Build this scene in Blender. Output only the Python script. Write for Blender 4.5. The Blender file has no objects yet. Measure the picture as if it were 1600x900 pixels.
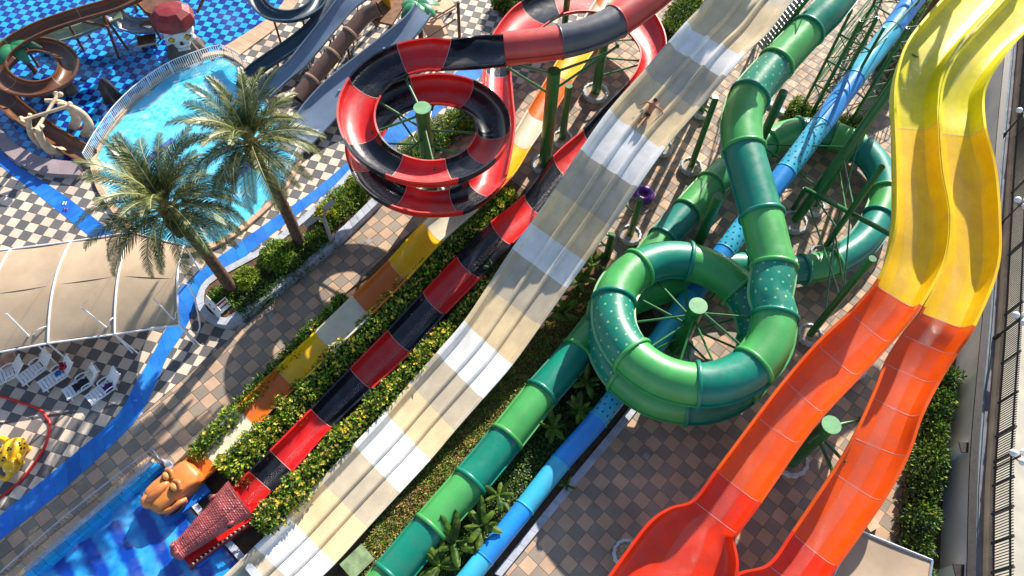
import bpy, math, random
from mathutils import Vector, Matrix, noise
from mathutils.geometry import tessellate_polygon
random.seed(7)
R = math.radians
scene = bpy.context.scene
col = scene.collection

# ---------------------------------------------------------------- camera
CAM_H, FPX, PHI, ROLL = 32.0, 1130.0, R(59.0), R(-2.95)
FW = Vector((0, math.cos(PHI), -math.sin(PHI)))
U0 = Vector((0, math.sin(PHI), math.cos(PHI))); R0 = Vector((1, 0, 0))
UP = U0 * math.cos(ROLL) + R0 * math.sin(ROLL)
RT = R0 * math.cos(ROLL) - U0 * math.sin(ROLL)
CAM = Vector((0, 0, CAM_H))
cd = bpy.data.cameras.new('camera'); cam = bpy.data.objects.new('camera', cd); col.objects.link(cam)
cd.sensor_width = 36; cd.lens = FPX / 1600 * 36; cd.clip_end = 2000; cd.clip_start = 0.1
m = Matrix((RT, UP, -FW)).transposed().to_4x4(); m.translation = CAM
cam.matrix_world = m
scene.camera = cam

# ---------------------------------------------------------------- sky, sun, exposure
SUN_EL, SUN_AZ = R(30.5), R(66.0)
w = bpy.data.worlds.new('World'); scene.world = w; w.use_nodes = True
nt = w.node_tree; bg = nt.nodes['Background']
sky = nt.nodes.new('ShaderNodeTexSky'); sky.sky_type = 'NISHITA'; sky.sun_disc = False
sky.sun_elevation = SUN_EL; sky.sun_rotation = R(24); sky.air_density = 1.0; sky.dust_density = 0.6
nt.links.new(sky.outputs[0], bg.inputs[0]); bg.inputs[1].default_value = 0.105
sl = bpy.data.lights.new('sun', 'SUN'); so = bpy.data.objects.new('sun', sl); col.objects.link(so)
sl.energy = 5.0; sl.angle = R(0.5); sl.color = (1.0, 0.93, 0.82)
dv = -Vector((math.cos(SUN_AZ) * math.cos(SUN_EL), math.sin(SUN_AZ) * math.cos(SUN_EL), math.sin(SUN_EL)))
so.rotation_euler = dv.to_track_quat('-Z', 'Y').to_euler(); so.location = (20, 40, 60)
scene.view_settings.view_transform = 'Standard'; scene.view_settings.look = 'None'
scene.view_settings.exposure = 0.9; scene.view_settings.gamma = 1.0
scene.view_settings.use_curve_mapping = False

# ---------------------------------------------------------------- helpers
def G(u, v, h=0.0):
    """world point at height h seen at photo pixel (u, v)"""
    d = FW + RT * ((u - 800) / FPX) + UP * ((450 - v) / FPX)
    return CAM + d * ((h - CAM_H) / d.z)
def pix(p):
    q = Vector(p) - CAM; z = q.dot(FW)
    return 800 + FPX * q.dot(RT) / z, 450 - FPX * q.dot(UP) / z
def mpp(p):
    return (Vector(p) - CAM).dot(FW) / FPX
def srgb(r, g, b, k=1.0):
    f = lambda c: ((c / 255 + .055) / 1.055) ** 2.4 if c > 10 else c / 255 / 12.92
    return (f(r) * k, f(g) * k, f(b) * k)

class MB:
    def __init__(s): s.v = []; s.f = []; s.m = []; s.uv = None
    def add(s, vs, fs, mi=0):
        o = len(s.v); s.v += [tuple(x) for x in vs]
        for f in fs: s.f.append(tuple(o + i for i in f)); s.m.append(mi)
    def box(s, c, sz, rot=None, mi=0, taper=1.0):
        x, y, z = sz[0] / 2, sz[1] / 2, sz[2] / 2; t = taper
        p = [Vector(q) for q in ((-x,-y,-z),(x,-y,-z),(x,y,-z),(-x,y,-z),(-x*t,-y*t,z),(x*t,-y*t,z),(x*t,y*t,z),(-x*t,y*t,z))]
        if rot is not None: p = [rot @ q for q in p]
        c = Vector(c)
        s.add([c + q for q in p], [(3,2,1,0),(4,5,6,7),(0,1,5,4),(1,2,6,5),(2,3,7,6),(3,0,4,7)], mi)
    def bar(s, a, b, wd, ht, mi=0):
        a, b = Vector(a), Vector(b); d = b - a; L = d.length
        if L < 1e-5: return
        s.box((a + b) / 2, (L, wd, ht), frame(d), mi)
    def tube(s, pts, rad, seg=8, mi=0, cap=True):
        pts = [Vector(p) for p in pts]; n = len(pts)
        if not hasattr(rad, '__len__'): rad = [rad] * n
        vs = []; prev = None
        for i in range(n):
            t = (pts[min(i+1, n-1)] - pts[max(i-1, 0)])
            t = t.normalized() if t.length > 1e-9 else Vector((0,0,1))
            a = prev - t * prev.dot(t) if prev is not None else t.cross(Vector((0,0,1)))
            if a.length < 1e-4: a = t.cross(Vector((0,1,0)))
            a.normalize(); prev = a; b = t.cross(a)
            for k in range(seg):
                g = 2 * math.pi * k / seg
                vs.append(pts[i] + (a * math.cos(g) + b * math.sin(g)) * rad[i])
        fs = []
        for i in range(n - 1):
            for k in range(seg):
                k2 = (k + 1) % seg
                fs.append((i*seg+k, i*seg+k2, (i+1)*seg+k2, (i+1)*seg+k))
        if cap: fs += [tuple(range(seg))[::-1], tuple((n-1)*seg + k for k in range(seg))]
        s.add(vs, fs, mi)
    def lathe(s, prof, o=(0,0,0), seg=16, mi=0, cap=True, wob=None, rot=None):
        vs = []; o = Vector(o)
        for r, z in prof:
            for k in range(seg):
                g = 2 * math.pi * k / seg; rr = r * (wob(g, z) if wob else 1)
                p = Vector((rr * math.cos(g), rr * math.sin(g), z))
                vs.append(o + (rot @ p if rot is not None else p))
        n = len(prof); fs = []
        for i in range(n - 1):
            for k in range(seg):
                k2 = (k + 1) % seg
                fs.append((i*seg+k, i*seg+k2, (i+1)*seg+k2, (i+1)*seg+k))
        if cap: fs += [tuple(range(seg))[::-1], tuple((n-1)*seg + k for k in range(seg))]
        s.add(vs, fs, mi)
    def grid(s, rows, closed=False, mi=0):
        n = len(rows); k = len(rows[0]); fs = []
        for i in range(n - 1):
            for j in range(k if closed else k - 1):
                j2 = (j + 1) % k
                fs.append((i*k+j, (i+1)*k+j, (i+1)*k+j2, i*k+j2))
        s.add([p for r in rows for p in r], fs, mi)
    def prism(s, poly, z0, z1, mi=0):
        poly = [Vector((p[0], p[1], 0)) for p in poly]; n = len(poly)
        ar = sum(poly[i].x * poly[(i+1) % n].y - poly[(i+1) % n].x * poly[i].y for i in range(n))
        if ar < 0: poly.reverse()
        tri = tessellate_polygon([poly])
        vs = [(p.x, p.y, z1) for p in poly] + [(p.x, p.y, z0) for p in poly]
        fs = []
        for t in tri:
            a, b, c = [poly[i] for i in t]
            fs.append(tuple(t) if (b - a).cross(c - a).z > 0 else tuple(t)[::-1])
        fs += [(i, n + i, n + (i+1) % n, (i+1) % n) for i in range(n)]
        s.add(vs, fs, mi)
    def ell(s, c, r, seg=14, rings=9, mi=0, rot=None, fn=None):
        rows = []; c = Vector(c)
        for i in range(rings + 1):
            a = math.pi * i / rings - math.pi / 2; row = []
            for k in range(seg):
                g = 2 * math.pi * k / seg
                p = Vector((math.cos(a) * math.cos(g), math.cos(a) * math.sin(g), math.sin(a)))
                if fn: p = fn(p)
                p = Vector((p.x * r[0], p.y * r[1], p.z * r[2]))
                row.append(c + (rot @ p if rot is not None else p))
            rows.append(row)
        s.grid(rows[::-1], True, mi)
    def mesh(s, name, mats, origin=(0,0,0), smooth=True):
        o = Vector(origin); me = bpy.data.meshes.new(name)
        me.from_pydata([(v[0]-o.x, v[1]-o.y, v[2]-o.z) for v in s.v], [], s.f)
        if not isinstance(mats, (list, tuple)): mats = [mats]
        for q in mats: me.materials.append(q)
        if len(mats) > 1: me.polygons.foreach_set('material_index', s.m)
        if smooth:
            me.polygons.foreach_set('use_smooth', [True] * len(me.polygons))
            if smooth == 'auto': me.set_sharp_from_angle(angle=R(40))
            elif smooth is not True: me.set_sharp_from_angle(angle=R(smooth))
        if s.uv is not None:
            ul = me.uv_layers.new(name='UVMap')
            dat = [c for f in s.f for i in f for c in s.uv[i]]
            ul.data.foreach_set('uv', dat)
        me.update(); return me
    def build(s, name, mats, parent=None, smooth='auto', origin=None):
        if origin is None: origin = parent_loc(parent)
        ob = bpy.data.objects.new(name, s.mesh(name, mats, origin, smooth)); col.objects.link(ob)
        if parent is not None: ob.parent = parent
        else: ob.location = origin
        return ob
def parent_loc(p):
    l = Vector((0, 0, 0))
    while p is not None: l = l + p.location; p = p.parent
    return l
def frame(d):
    x = Vector(d).normalized(); y = Vector((0, 0, 1)).cross(x)
    if y.length < 1e-4: y = Vector((0, 1, 0))
    y.normalize(); z = x.cross(y)
    return Matrix((x, y, z)).transposed()
def tag(o, label, cat, group=None, kind=None):
    o['label'] = label; o['category'] = cat
    if group: o['group'] = group
    if kind: o['kind'] = kind
    return o
def thing(name, label, cat, loc=(0,0,0), group=None, rz=0):
    o = bpy.data.objects.new(name, None); col.objects.link(o); o.location = loc; o.rotation_euler = (0, 0, rz)
    o.empty_display_size = 0.2
    return tag(o, label, cat, group)
def struct(o): o['kind'] = 'structure'; return o
def copy_tree(o, parent=None):
    c = o.copy(); col.objects.link(c); c.parent = parent
    for ch in list(o.children): copy_tree(ch, c)
    return c
def inst(me, name, parent, loc, rot=None, sc=None):
    ob = bpy.data.objects.new(name, me); col.objects.link(ob); ob.parent = parent; ob.location = loc
    if rot is not None: ob.rotation_euler = rot
    if sc is not None: ob.scale = sc if hasattr(sc, '__len__') else (sc, sc, sc)
    return ob
def inpoly(p, poly):
    c = False; n = len(poly); j = n - 1
    for i in range(n):
        a, b = poly[i], poly[j]
        if (a[1] > p[1]) != (b[1] > p[1]) and p[0] < (b[0]-a[0]) * (p[1]-a[1]) / (b[1]-a[1]) + a[0]: c = not c
        j = i
    return c
def catmull(P, i, t):
    n = len(P); p0 = P[max(i-1, 0)]; p1 = P[i]; p2 = P[min(i+1, n-1)]; p3 = P[min(i+2, n-1)]
    return [0.5 * (2*b + (c-a)*t + (2*a-5*b+4*c-d)*t*t + (3*b-a-3*c+d)*t**3) for a, b, c, d in zip(p0, p1, p2, p3)]
def smoothpath(pts, k=6):
    pts = [tuple(p) for p in pts]; o = []
    for i in range(len(pts) - 1):
        for j in range(k): o.append(Vector(catmull(pts, i, j / k)))
    o.append(Vector(pts[-1])); return o

# ---------------------------------------------------------------- materials
def nodes(name):
    m = bpy.data.materials.new(name); m.use_nodes = True
    t = m.node_tree; b = t.nodes['Principled BSDF']
    return m, t, b
def link(t, a, b): t.links.new(a, b)
def N(t, ty, **kw):
    n = t.nodes.new(ty)
    for k, v in kw.items(): setattr(n, k, v)
    return n
def mixc(t, fac, a, b, mode='MIX'):
    n = t.nodes.new('ShaderNodeMix'); n.data_type = 'RGBA'; n.blend_type = mode
    for s, v in ((n.inputs[0], fac), (n.inputs[6], a), (n.inputs[7], b)):
        if hasattr(v, 'is_linked'): t.links.new(v, s)
        elif isinstance(v, (int, float)): s.default_value = v
        else: s.default_value = (*v, 1)
    return n.outputs[2]
def mth(t, op, a, b=0.0, c=0.0):
    n = t.nodes.new('ShaderNodeMath'); n.operation = op
    for s, v in zip(n.inputs, (a, b, c)):
        if hasattr(v, 'is_linked'): t.links.new(v, s)
        else: s.default_value = v
    return n.outputs[0]
def noisef(t, scale, detail=4, lo=.35, hi=.65, vec=None, rough=.55):
    n = N(t, 'ShaderNodeTexNoise'); n.inputs['Scale'].default_value = scale; n.inputs['Detail'].default_value = detail
    n.inputs['Roughness'].default_value = rough
    if vec is None:
        g = N(t, 'ShaderNodeNewGeometry'); vec = g.outputs['Position']
    link(t, vec, n.inputs['Vector'])
    r = N(t, 'ShaderNodeMapRange'); r.inputs[1].default_value = lo; r.inputs[2].default_value = hi
    link(t, n.outputs['Fac'], r.inputs[0]); return r.outputs[0]
def M(name, c, rough=.5, var=.12, scale=2.0, bump=0.0, bscale=40, coat=0.0, metal=0.0, isl=0.0, c2=None, spec=.5, fine=.06, sss=0, dirt=None, trans=0):
    m, t, b = nodes(name)
    f1 = noisef(t, scale)
    lo = tuple(x * (1 - var) for x in c); hi = c2 if c2 else tuple(min(1, x * (1 + var)) for x in c)
    o = mixc(t, f1, lo, hi)
    if fine:
        f2 = noisef(t, scale * 17, 3, .3, .7)
        o = mixc(t, mth(t, 'MULTIPLY', f2, fine * 2), o, tuple(x * .45 for x in c))
    if dirt:
        f3 = noisef(t, dirt[0], 6, .46, .7); o = mixc(t, mth(t, 'MULTIPLY', f3, dirt[1]), o, dirt[2])
    if isl:
        g = N(t, 'ShaderNodeNewGeometry'); oi = N(t, 'ShaderNodeObjectInfo')
        rnd = mth(t, 'FRACT', mth(t, 'ADD', g.outputs['Random Per Island'], oi.outputs['Random']))
        k = mth(t, 'MULTIPLY_ADD', rnd, 2 * isl, 1 - isl)
        h = N(t, 'ShaderNodeHueSaturation'); link(t, o, h.inputs['Color']); link(t, k, h.inputs['Value'])
        link(t, mth(t, 'MULTIPLY_ADD', mth(t, 'FRACT', mth(t, 'MULTIPLY', rnd, 7.31)), isl * .12, .5 - isl * .06), h.inputs['Hue'])
        o = h.outputs['Color']
    link(t, o, b.inputs['Base Color'])
    b.inputs['Metallic'].default_value = metal; b.inputs['Specular IOR Level'].default_value = spec
    fr = noisef(t, scale * 3 + 1, 3)
    link(t, mth(t, 'MULTIPLY_ADD', fr, rough * .35, rough * .82), b.inputs['Roughness'])
    if coat: b.inputs['Coat Weight'].default_value = coat; b.inputs['Coat Roughness'].default_value = .12
    if trans:
        tr = N(t, 'ShaderNodeBsdfTranslucent'); link(t, o, tr.inputs['Color'])
        mx = N(t, 'ShaderNodeMixShader'); mx.inputs[0].default_value = trans
        link(t, b.outputs[0], mx.inputs[1]); link(t, tr.outputs[0], mx.inputs[2])
        link(t, mx.outputs[0], t.nodes['Material Output'].inputs['Surface'])
    if bump:
        bn = N(t, 'ShaderNodeBump'); bn.inputs['Strength'].default_value = bump; bn.inputs['Distance'].default_value = .02
        link(t, noisef(t, bscale, 5, 0, 1), bn.inputs['Height']); link(t, bn.outputs[0], b.inputs['Normal'])
    return m
def gloss(name, c, var=.07, rough=.4, **k):
    k.setdefault('dirt', (1.6, .42, tuple(x * .62 + .05 for x in c)))
    return M(name, c, rough=rough, var=var + .06, scale=.7, bump=.08, bscale=7, coat=.14, fine=.07, **k)
def dotted(name, c, dot, nu=14, dv_=.34, rad=.2):
    m = gloss(name, c); t = m.node_tree; b = t.nodes['Principled BSDF']
    src = b.inputs['Base Color'].links[0].from_socket
    uv = N(t, 'ShaderNodeUVMap'); sp = N(t, 'ShaderNodeSeparateXYZ'); link(t, uv.outputs[0], sp.inputs[0])
    vv = mth(t, 'DIVIDE', sp.outputs[1], dv_); row = mth(t, 'FLOOR', vv)
    off = mth(t, 'MULTIPLY', mth(t, 'FRACT', mth(t, 'MULTIPLY', row, .5)), 1.0)
    uu = mth(t, 'ADD', mth(t, 'MULTIPLY', sp.outputs[0], nu), off)
    du = mth(t, 'SUBTRACT', mth(t, 'FRACT', uu), .5); dv2 = mth(t, 'SUBTRACT', mth(t, 'FRACT', vv), .5)
    d = mth(t, 'SQRT', mth(t, 'ADD', mth(t, 'MULTIPLY', du, du), mth(t, 'MULTIPLY', dv2, dv2)))
    link(t, mixc(t, mth(t, 'LESS_THAN', d, rad), src, dot), b.inputs['Base Color'])
    return m
MT = {}
MT['brown_lt'] = M('tan_tile', srgb(190, 158, 130), .75, .12, .5, .15, 60, isl=.1, dirt=(.35, .5, srgb(128, 102, 84)))
MT['brown_dk'] = M('taupe_tile', srgb(146, 132, 117), .75, .12, .5, .15, 60, isl=.1, dirt=(.35, .5, srgb(100, 86, 76)))
MT['white_t'] = M('cream_tile', srgb(212, 194, 174), .65, .1, .6, .12, 60, isl=.08, dirt=(.4, .5, srgb(150, 128, 108)))
MT['grey_t'] = M('charcoal_tile', srgb(98, 96, 97), .65, .12, .6, .12, 60, isl=.12, dirt=(.4, .4, srgb(118, 106, 98)))
MT['grout'] = M('grout', srgb(150, 132, 115), .9, .15, 1.5, .1, 50)
MT['blue_paint'] = M('blue_paint', srgb(22, 112, 205), .5, .18, .5, .08, 50, isl=.12, dirt=(.5, .5, srgb(60, 140, 215)))
MT['pool_lt'] = M('sky_blue_tile', srgb(44, 176, 246), .15, .12, 1, .25, 6, isl=.14, coat=.6, dirt=(.9, .5, srgb(40, 165, 232)))
MT['pool_dk'] = M('navy_tile', srgb(12, 36, 132), .15, .15, 1, .25, 6, isl=.2, coat=.6)
MT['red'] = gloss('red_fibreglass', srgb(205, 22, 18)); MT['black'] = gloss('black_fibreglass', srgb(20, 22, 30), rough=.22)
MT['f_red'] = gloss('faded_red_fibreglass', srgb(190, 62, 56), rough=.45); MT['f_black'] = gloss('weathered_black_fibreglass', srgb(82, 82, 88), rough=.4)
MT['orange'] = gloss('orange_fibreglass', srgb(255, 92, 0)); MT['amber'] = gloss('amber_fibreglass', srgb(255, 200, 0))
MT['lemon'] = gloss('lemon_fibreglass', srgb(226, 212, 8)); MT['scarlet'] = gloss('scarlet_fibreglass', srgb(242, 54, 2))
MT['rim'] = gloss('coral_rim', srgb(218, 72, 50), rough=.45)
MT['s_yellow'] = gloss('yellow_fibreglass', srgb(240, 186, 4)); MT['s_orange'] = gloss('burnt_orange_fibreglass', srgb(214, 108, 14))
MT['s_white'] = gloss('ivory_fibreglass', srgb(214, 204, 178))
MT['w_white'] = gloss('white_fibreglass', srgb(240, 236, 230), rough=.4); MT['w_cream'] = gloss('cream_fibreglass', srgb(226, 202, 160), rough=.4); MT['w_grey'] = gloss('stone_fibreglass', srgb(198, 184, 160), rough=.4)
MT['lg'] = gloss('light_green_fibreglass', srgb(72, 162, 84)); MT['tl'] = gloss('teal_fibreglass', srgb(0, 128, 104))
MT['td'] = dotted('dotted_teal_fibreglass', srgb(0, 128, 104), srgb(136, 184, 124), 12, .42, .12)
MT['dg'] = gloss('deep_green_fibreglass', srgb(60, 158, 92)); MT['dt'] = gloss('deep_teal_fibreglass', srgb(14, 130, 116))
MT['bl'] = gloss('blue_fibreglass', srgb(30, 142, 226)); MT['cy'] = gloss('cyan_fibreglass', srgb(58, 178, 214))
MT['cd'] = dotted('dotted_cyan_fibreglass', srgb(58, 178, 214), srgb(8, 60, 120), 10, .36, .17)
MT['steel_sl'] = gloss('slate_blue_fibreglass', srgb(118, 134, 154)); MT['slate'] = gloss('dark_slate_fibreglass', srgb(44, 66, 82))
MT['brown_sl'] = gloss('brown_fibreglass', srgb(104, 62, 32)); MT['brown_tu'] = gloss('umber_fibreglass', srgb(104, 76, 62)); MT['tan_ring'] = M('tan_collar', srgb(190, 150, 120), .5)
MT['g_steel'] = M('green_paint', srgb(30, 104, 46), .4, .15, 2, .05, 60, coat=.2, dirt=(2, .4, srgb(50, 90, 50)))
MT['g_cap'] = M('pale_green_paint', srgb(112, 164, 112), .5, .15, 3)
MT['seam'] = M('pale_joint_seal', srgb(214, 180, 168), .6, .1, 4)
MT['pot'] = M('whitewashed_concrete', srgb(196, 200, 206), .8, .15, 2.5, .3, 30, dirt=(1.5, .5, srgb(130, 130, 128)))
MT['soil'] = M('soil', srgb(96, 74, 52), .95, .35, 1.6, .8, 14, fine=.2)
MT['gravel'] = M('gravel', srgb(170, 150, 128), .95, .3, 9, .6, 60)
MT['white_p'] = M('white_paint', srgb(232, 232, 234), .35, .06, 3, coat=.2)
MT['steel'] = M('brushed_steel', srgb(190, 194, 202), .3, .1, 4, metal=.8)
MT['cloth'] = M('beige_shade_cloth', srgb(178, 156, 130), .85, .1, .7, .15, 90, dirt=(.6, .35, srgb(160, 132, 104)))
MT['kerb'] = M('pale_kerb', srgb(178, 182, 194), .75, .14, 2, .2, 40, isl=.08, dirt=(1.2, .45, srgb(120, 116, 114)))
MT['cope'] = M('sand_coping', srgb(206, 174, 142), .8, .15, 2, .2, 40, isl=.1, dirt=(1, .5, srgb(120, 98, 82)))
MT['leaf_a'] = M('leaf_green', srgb(108, 142, 38), .45, .25, 1.2, isl=.4, trans=.33, fine=0)
MT['leaf_b'] = M('leaf_dark', srgb(44, 76, 26), .45, .25, 1.2, isl=.4, trans=.2, fine=0)
MT['leaf_c'] = M('leaf_lime', srgb(168, 184, 54), .45, .25, 1.2, isl=.35, trans=.3, fine=0)
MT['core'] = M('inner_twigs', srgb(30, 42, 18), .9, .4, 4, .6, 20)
MT['petal'] = M('yellow_petal', srgb(254, 214, 56), .6, .2, 2, isl=.25, trans=.3, fine=0)
MT['petal_b'] = M('peach_petal', srgb(244, 214, 150), .6, .2, 2, isl=.25, trans=.3, fine=0)
MT['dry'] = M('dry_leaf', srgb(146, 116, 66), .8, .3, 2, isl=.4, fine=0)
MT['palm'] = M('palm_leaf', srgb(82, 98, 44), .42, .25, .9, isl=.35, trans=.15, fine=0, c2=srgb(124, 124, 66))
MT['palm_b'] = M('palm_leaf_dark', srgb(48, 72, 36), .4, .25, .9, isl=.35, trans=.2, fine=0)
MT['rachis'] = M('palm_rib', srgb(164, 158, 106), .5, .2, 2)
MT['trunk'] = M('palm_bark', srgb(96, 72, 54), .95, .4, 5, .9, 22, fine=.15)
MT['boot'] = M('palm_boot', srgb(132, 100, 72), .95, .4, 5, .9, 22, isl=.35)
MT['banana'] = M('banana_leaf', srgb(58, 92, 28), .5, .3, 2.5, .3, 30, isl=.35, trans=.3, c2=srgb(104, 132, 40), spec=.3)
MT['wood'] = M('brown_timber', srgb(104, 66, 44), .7, .3, 3, .3, 30)
MT['rock'] = M('grey_sculpted_rock', srgb(96, 88, 84), .8, .35, 2.4, .8, 12)
MT['bone'] = M('bone', srgb(202, 178, 146), .6, .2, 2, .2, 20, dirt=(1.6, .5, srgb(140, 114, 88)))
MT['skullw'] = M('skull_white', srgb(206, 206, 204), .5, .15, 2, .3, 14, dirt=(2, .5, srgb(110, 112, 116)))
MT['maroon'] = M('maroon_paint', srgb(130, 34, 38), .55, .25, 1.4, .3, 10)
MT['dark'] = M('dark_recess', srgb(24, 22, 22), .8)
MT['gold'] = M('gold_paint', srgb(196, 142, 34), .5, .3, 6)
MT['fpalm'] = gloss('moulded_green_leaf', srgb(46, 128, 84)); MT['yellow'] = gloss('yellow_paint', srgb(246, 186, 4))
MT['skin_o'] = gloss('ochre_sculpture', srgb(204, 126, 56), dirt=(1.6, .9, srgb(196, 104, 78)))
MT['eye_o'] = gloss('pale_orange_paint', srgb(222, 150, 76)); MT['lip'] = gloss('mauve_paint', srgb(126, 74, 92))
MT['blue_base'] = gloss('bright_blue_paint', srgb(10, 110, 200))
MT['croc'] = M('maroon_scales', srgb(156, 74, 72), .45, .3, 2, .6, 18, coat=.12)
MT['wall'] = M('rendered_wall', srgb(228, 226, 224), .85, .08, .6, .1, 30, dirt=(.5, .3, srgb(160, 156, 152)))
MT['asphalt'] = M('concrete_road', srgb(158, 154, 146), .9, .1, .8, .2, 60, dirt=(.7, .4, srgb(120, 118, 112)))
MT['iron'] = M('dark_iron', srgb(46, 38, 36), .5, .2, 4)
MT['globe'] = M('opal_globe', srgb(240, 240, 242), .2, .03, 3, coat=.5)
MT['teal_w'] = M('teal_render', srgb(96, 116, 128), .8, .2, .9, .2, 20)
MT['ground'] = M('pale_ground', srgb(168, 152, 134), .95, .2, .3, .3, 30, dirt=(.4, .5, srgb(130, 118, 96)))
MT['hose'] = M('red_rubber', srgb(200, 34, 34), .4)
MT['skin'] = M('skin', srgb(176, 112, 78), .5, .1, 5); MT['trunks'] = M('dark_green_cloth', srgb(34, 52, 30), .8); MT['hair'] = M('dark_hair', srgb(30, 22, 18), .7)
MT['purple'] = gloss('purple_vinyl', srgb(96, 30, 140))
MT['ltgrey'] = M('light_grey_metal', srgb(150, 146, 142), .45, .1, 3)
def cloth(n, c): return M(n, c, .9, .25, 6, .5, 30)
def water(name, tint, foam=0.0, fscale=1.2, caustic_web=0.0, bump=.35, bscale=2.2, refl=.07):
    m, t, b = nodes(name); t.nodes.remove(b); out = t.nodes['Material Output']
    tr = N(t, 'ShaderNodeBsdfTransparent'); tr.inputs[0].default_value = (*tint, 1)
    gl = N(t, 'ShaderNodeBsdfGlossy'); gl.inputs['Roughness'].default_value = .04
    bn = N(t, 'ShaderNodeBump'); bn.inputs['Strength'].default_value = bump; bn.inputs['Distance'].default_value = .12
    link(t, noisef(t, bscale, 4, .2, .8), bn.inputs['Height']); link(t, bn.outputs[0], gl.inputs['Normal'])
    mx = N(t, 'ShaderNodeMixShader'); mx.inputs[0].default_value = refl; link(t, tr.outputs[0], mx.inputs[1]); link(t, gl.outputs[0], mx.inputs[2])
    last = mx.outputs[0]
    if foam or caustic_web:
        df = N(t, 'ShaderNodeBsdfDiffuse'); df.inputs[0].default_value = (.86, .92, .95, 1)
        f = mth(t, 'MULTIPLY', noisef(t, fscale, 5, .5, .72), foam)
        if caustic_web:
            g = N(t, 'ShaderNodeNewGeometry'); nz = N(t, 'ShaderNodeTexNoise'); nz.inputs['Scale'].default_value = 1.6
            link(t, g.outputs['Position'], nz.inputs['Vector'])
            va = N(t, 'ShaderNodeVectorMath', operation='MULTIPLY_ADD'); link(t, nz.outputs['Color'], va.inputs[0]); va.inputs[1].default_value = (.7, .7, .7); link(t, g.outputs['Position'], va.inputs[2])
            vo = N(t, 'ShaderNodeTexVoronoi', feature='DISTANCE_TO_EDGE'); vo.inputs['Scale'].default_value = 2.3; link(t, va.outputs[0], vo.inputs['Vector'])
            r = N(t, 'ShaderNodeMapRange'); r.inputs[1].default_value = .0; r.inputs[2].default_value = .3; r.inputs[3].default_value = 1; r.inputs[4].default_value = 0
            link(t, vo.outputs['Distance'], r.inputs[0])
            wv = mth(t, 'MULTIPLY', mth(t, 'MULTIPLY', r.outputs[0], noisef(t, .5, 3, .3, .62)), caustic_web)  # caustic light painted into the water as a pale net beside the foam
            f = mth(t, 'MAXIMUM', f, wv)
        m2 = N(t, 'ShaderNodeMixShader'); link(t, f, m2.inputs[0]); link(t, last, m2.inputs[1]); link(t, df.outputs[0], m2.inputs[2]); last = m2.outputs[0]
    link(t, last, out.inputs['Surface']); return m
MT['film'] = water('running_water', (.985, .985, .99), .07, 22, 0, 1.0, 16, .1)
MT['splash'] = water('shallow_water', (.9, .97, 1.0), .04, .45, 0, .35, 3)
MT['swimw'] = water('aerated_caustic_water', (.84, .98, .99), .36, 1.3, .2, .3, 2.6, .05)
MT['plungew'] = water('pool_water', (.85, .96, 1.0), .07, 1.1, 0, .8, 2.6, .05)
def floor_stripes():
    m, t, b = nodes('striped_pool_floor')
    g = N(t, 'ShaderNodeNewGeometry'); nz = N(t, 'ShaderNodeTexNoise'); nz.inputs['Scale'].default_value = 1.5
    link(t, g.outputs['Position'], nz.inputs['Vector'])
    va = N(t, 'ShaderNodeVectorMath', operation='MULTIPLY_ADD'); link(t, nz.outputs['Color'], va.inputs[0]); va.inputs[1].default_value = (.5, .5, 0); link(t, g.outputs['Position'], va.inputs[2])
    mp = N(t, 'ShaderNodeMapping'); mp.inputs['Rotation'].default_value = (0, 0, R(-40)); link(t, va.outputs[0], mp.inputs['Vector'])
    sp = N(t, 'ShaderNodeSeparateXYZ'); link(t, mp.outputs[0], sp.inputs[0])
    a = mth(t, 'FRACT', mth(t, 'DIVIDE', sp.outputs[0], 1.15)); bb = mth(t, 'FRACT', mth(t, 'DIVIDE', sp.outputs[1], 5.2))
    sm = N(t, 'ShaderNodeMapRange'); sm.interpolation_type = 'SMOOTHSTEP'; sm.inputs[1].default_value = .12; sm.inputs[2].default_value = .36; sm.inputs[3].default_value = 1; sm.inputs[4].default_value = 0
    link(t, mth(t, 'ABSOLUTE', mth(t, 'SUBTRACT', a, .5)), sm.inputs[0]); k = mth(t, 'MULTIPLY', sm.outputs[0], noisef(t, 1.1, 4, .15, .6)); k2 = mth(t, 'MULTIPLY', mth(t, 'LESS_THAN', bb, .1), .7)
    o = mixc(t, mth(t, 'MAXIMUM', k, k2), srgb(6, 66, 168), srgb(56, 180, 240))
    link(t, o, b.inputs['Base Color']); b.inputs['Roughness'].default_value = .25
    return m
MT['stripes'] = floor_stripes()
MT['cyan_floor'] = M('turquoise_pool_floor', srgb(84, 206, 240), .4, .1, .5, fine=0)
MT['deep_line'] = M('blue_lane_tile', srgb(20, 84, 170), .4)

# ---------------------------------------------------------------- ground, paving
def px(l, h=0): return [G(u, v, h) for u, v in l]
b = MB(); b.add([(-400,-300,-.3),(400,-300,-.3),(400,500,-.3),(-400,500,-.3)], [(0,1,2,3)])
ground = struct(b.build('ground', MT['ground'], smooth=False))
A0, A1 = G(0, 842), G(370, 520)
LN = Vector((-(A1 - A0).y, (A1 - A0).x, 0)).normalized()          # to the left = terrace side
def side(p): return (Vector(p) - A0).dot(LN)
BED = [(283,716),(345,650),(430,568),(560,440),(640,365),(700,318),(770,262),(860,325),(930,385),(1000,440),(1040,540),(985,640),(880,775),(780,895),(700,1000),(380,1010),(395,905),(300,800),(262,735)]
PLUNGE = [(240,742),(61,900),(-60,1010),(330,1100),(430,960),(372,880),(300,795),(262,735)]
KIDS = [(-120,120),(-60,160),(-5,192),(25,228),(70,253),(128,262),(140,245),(160,213),(205,155),(262,112),(345,78),(362,70),(425,28),(445,0),(480,-60),(480,-140),(-200,-140)]
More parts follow.
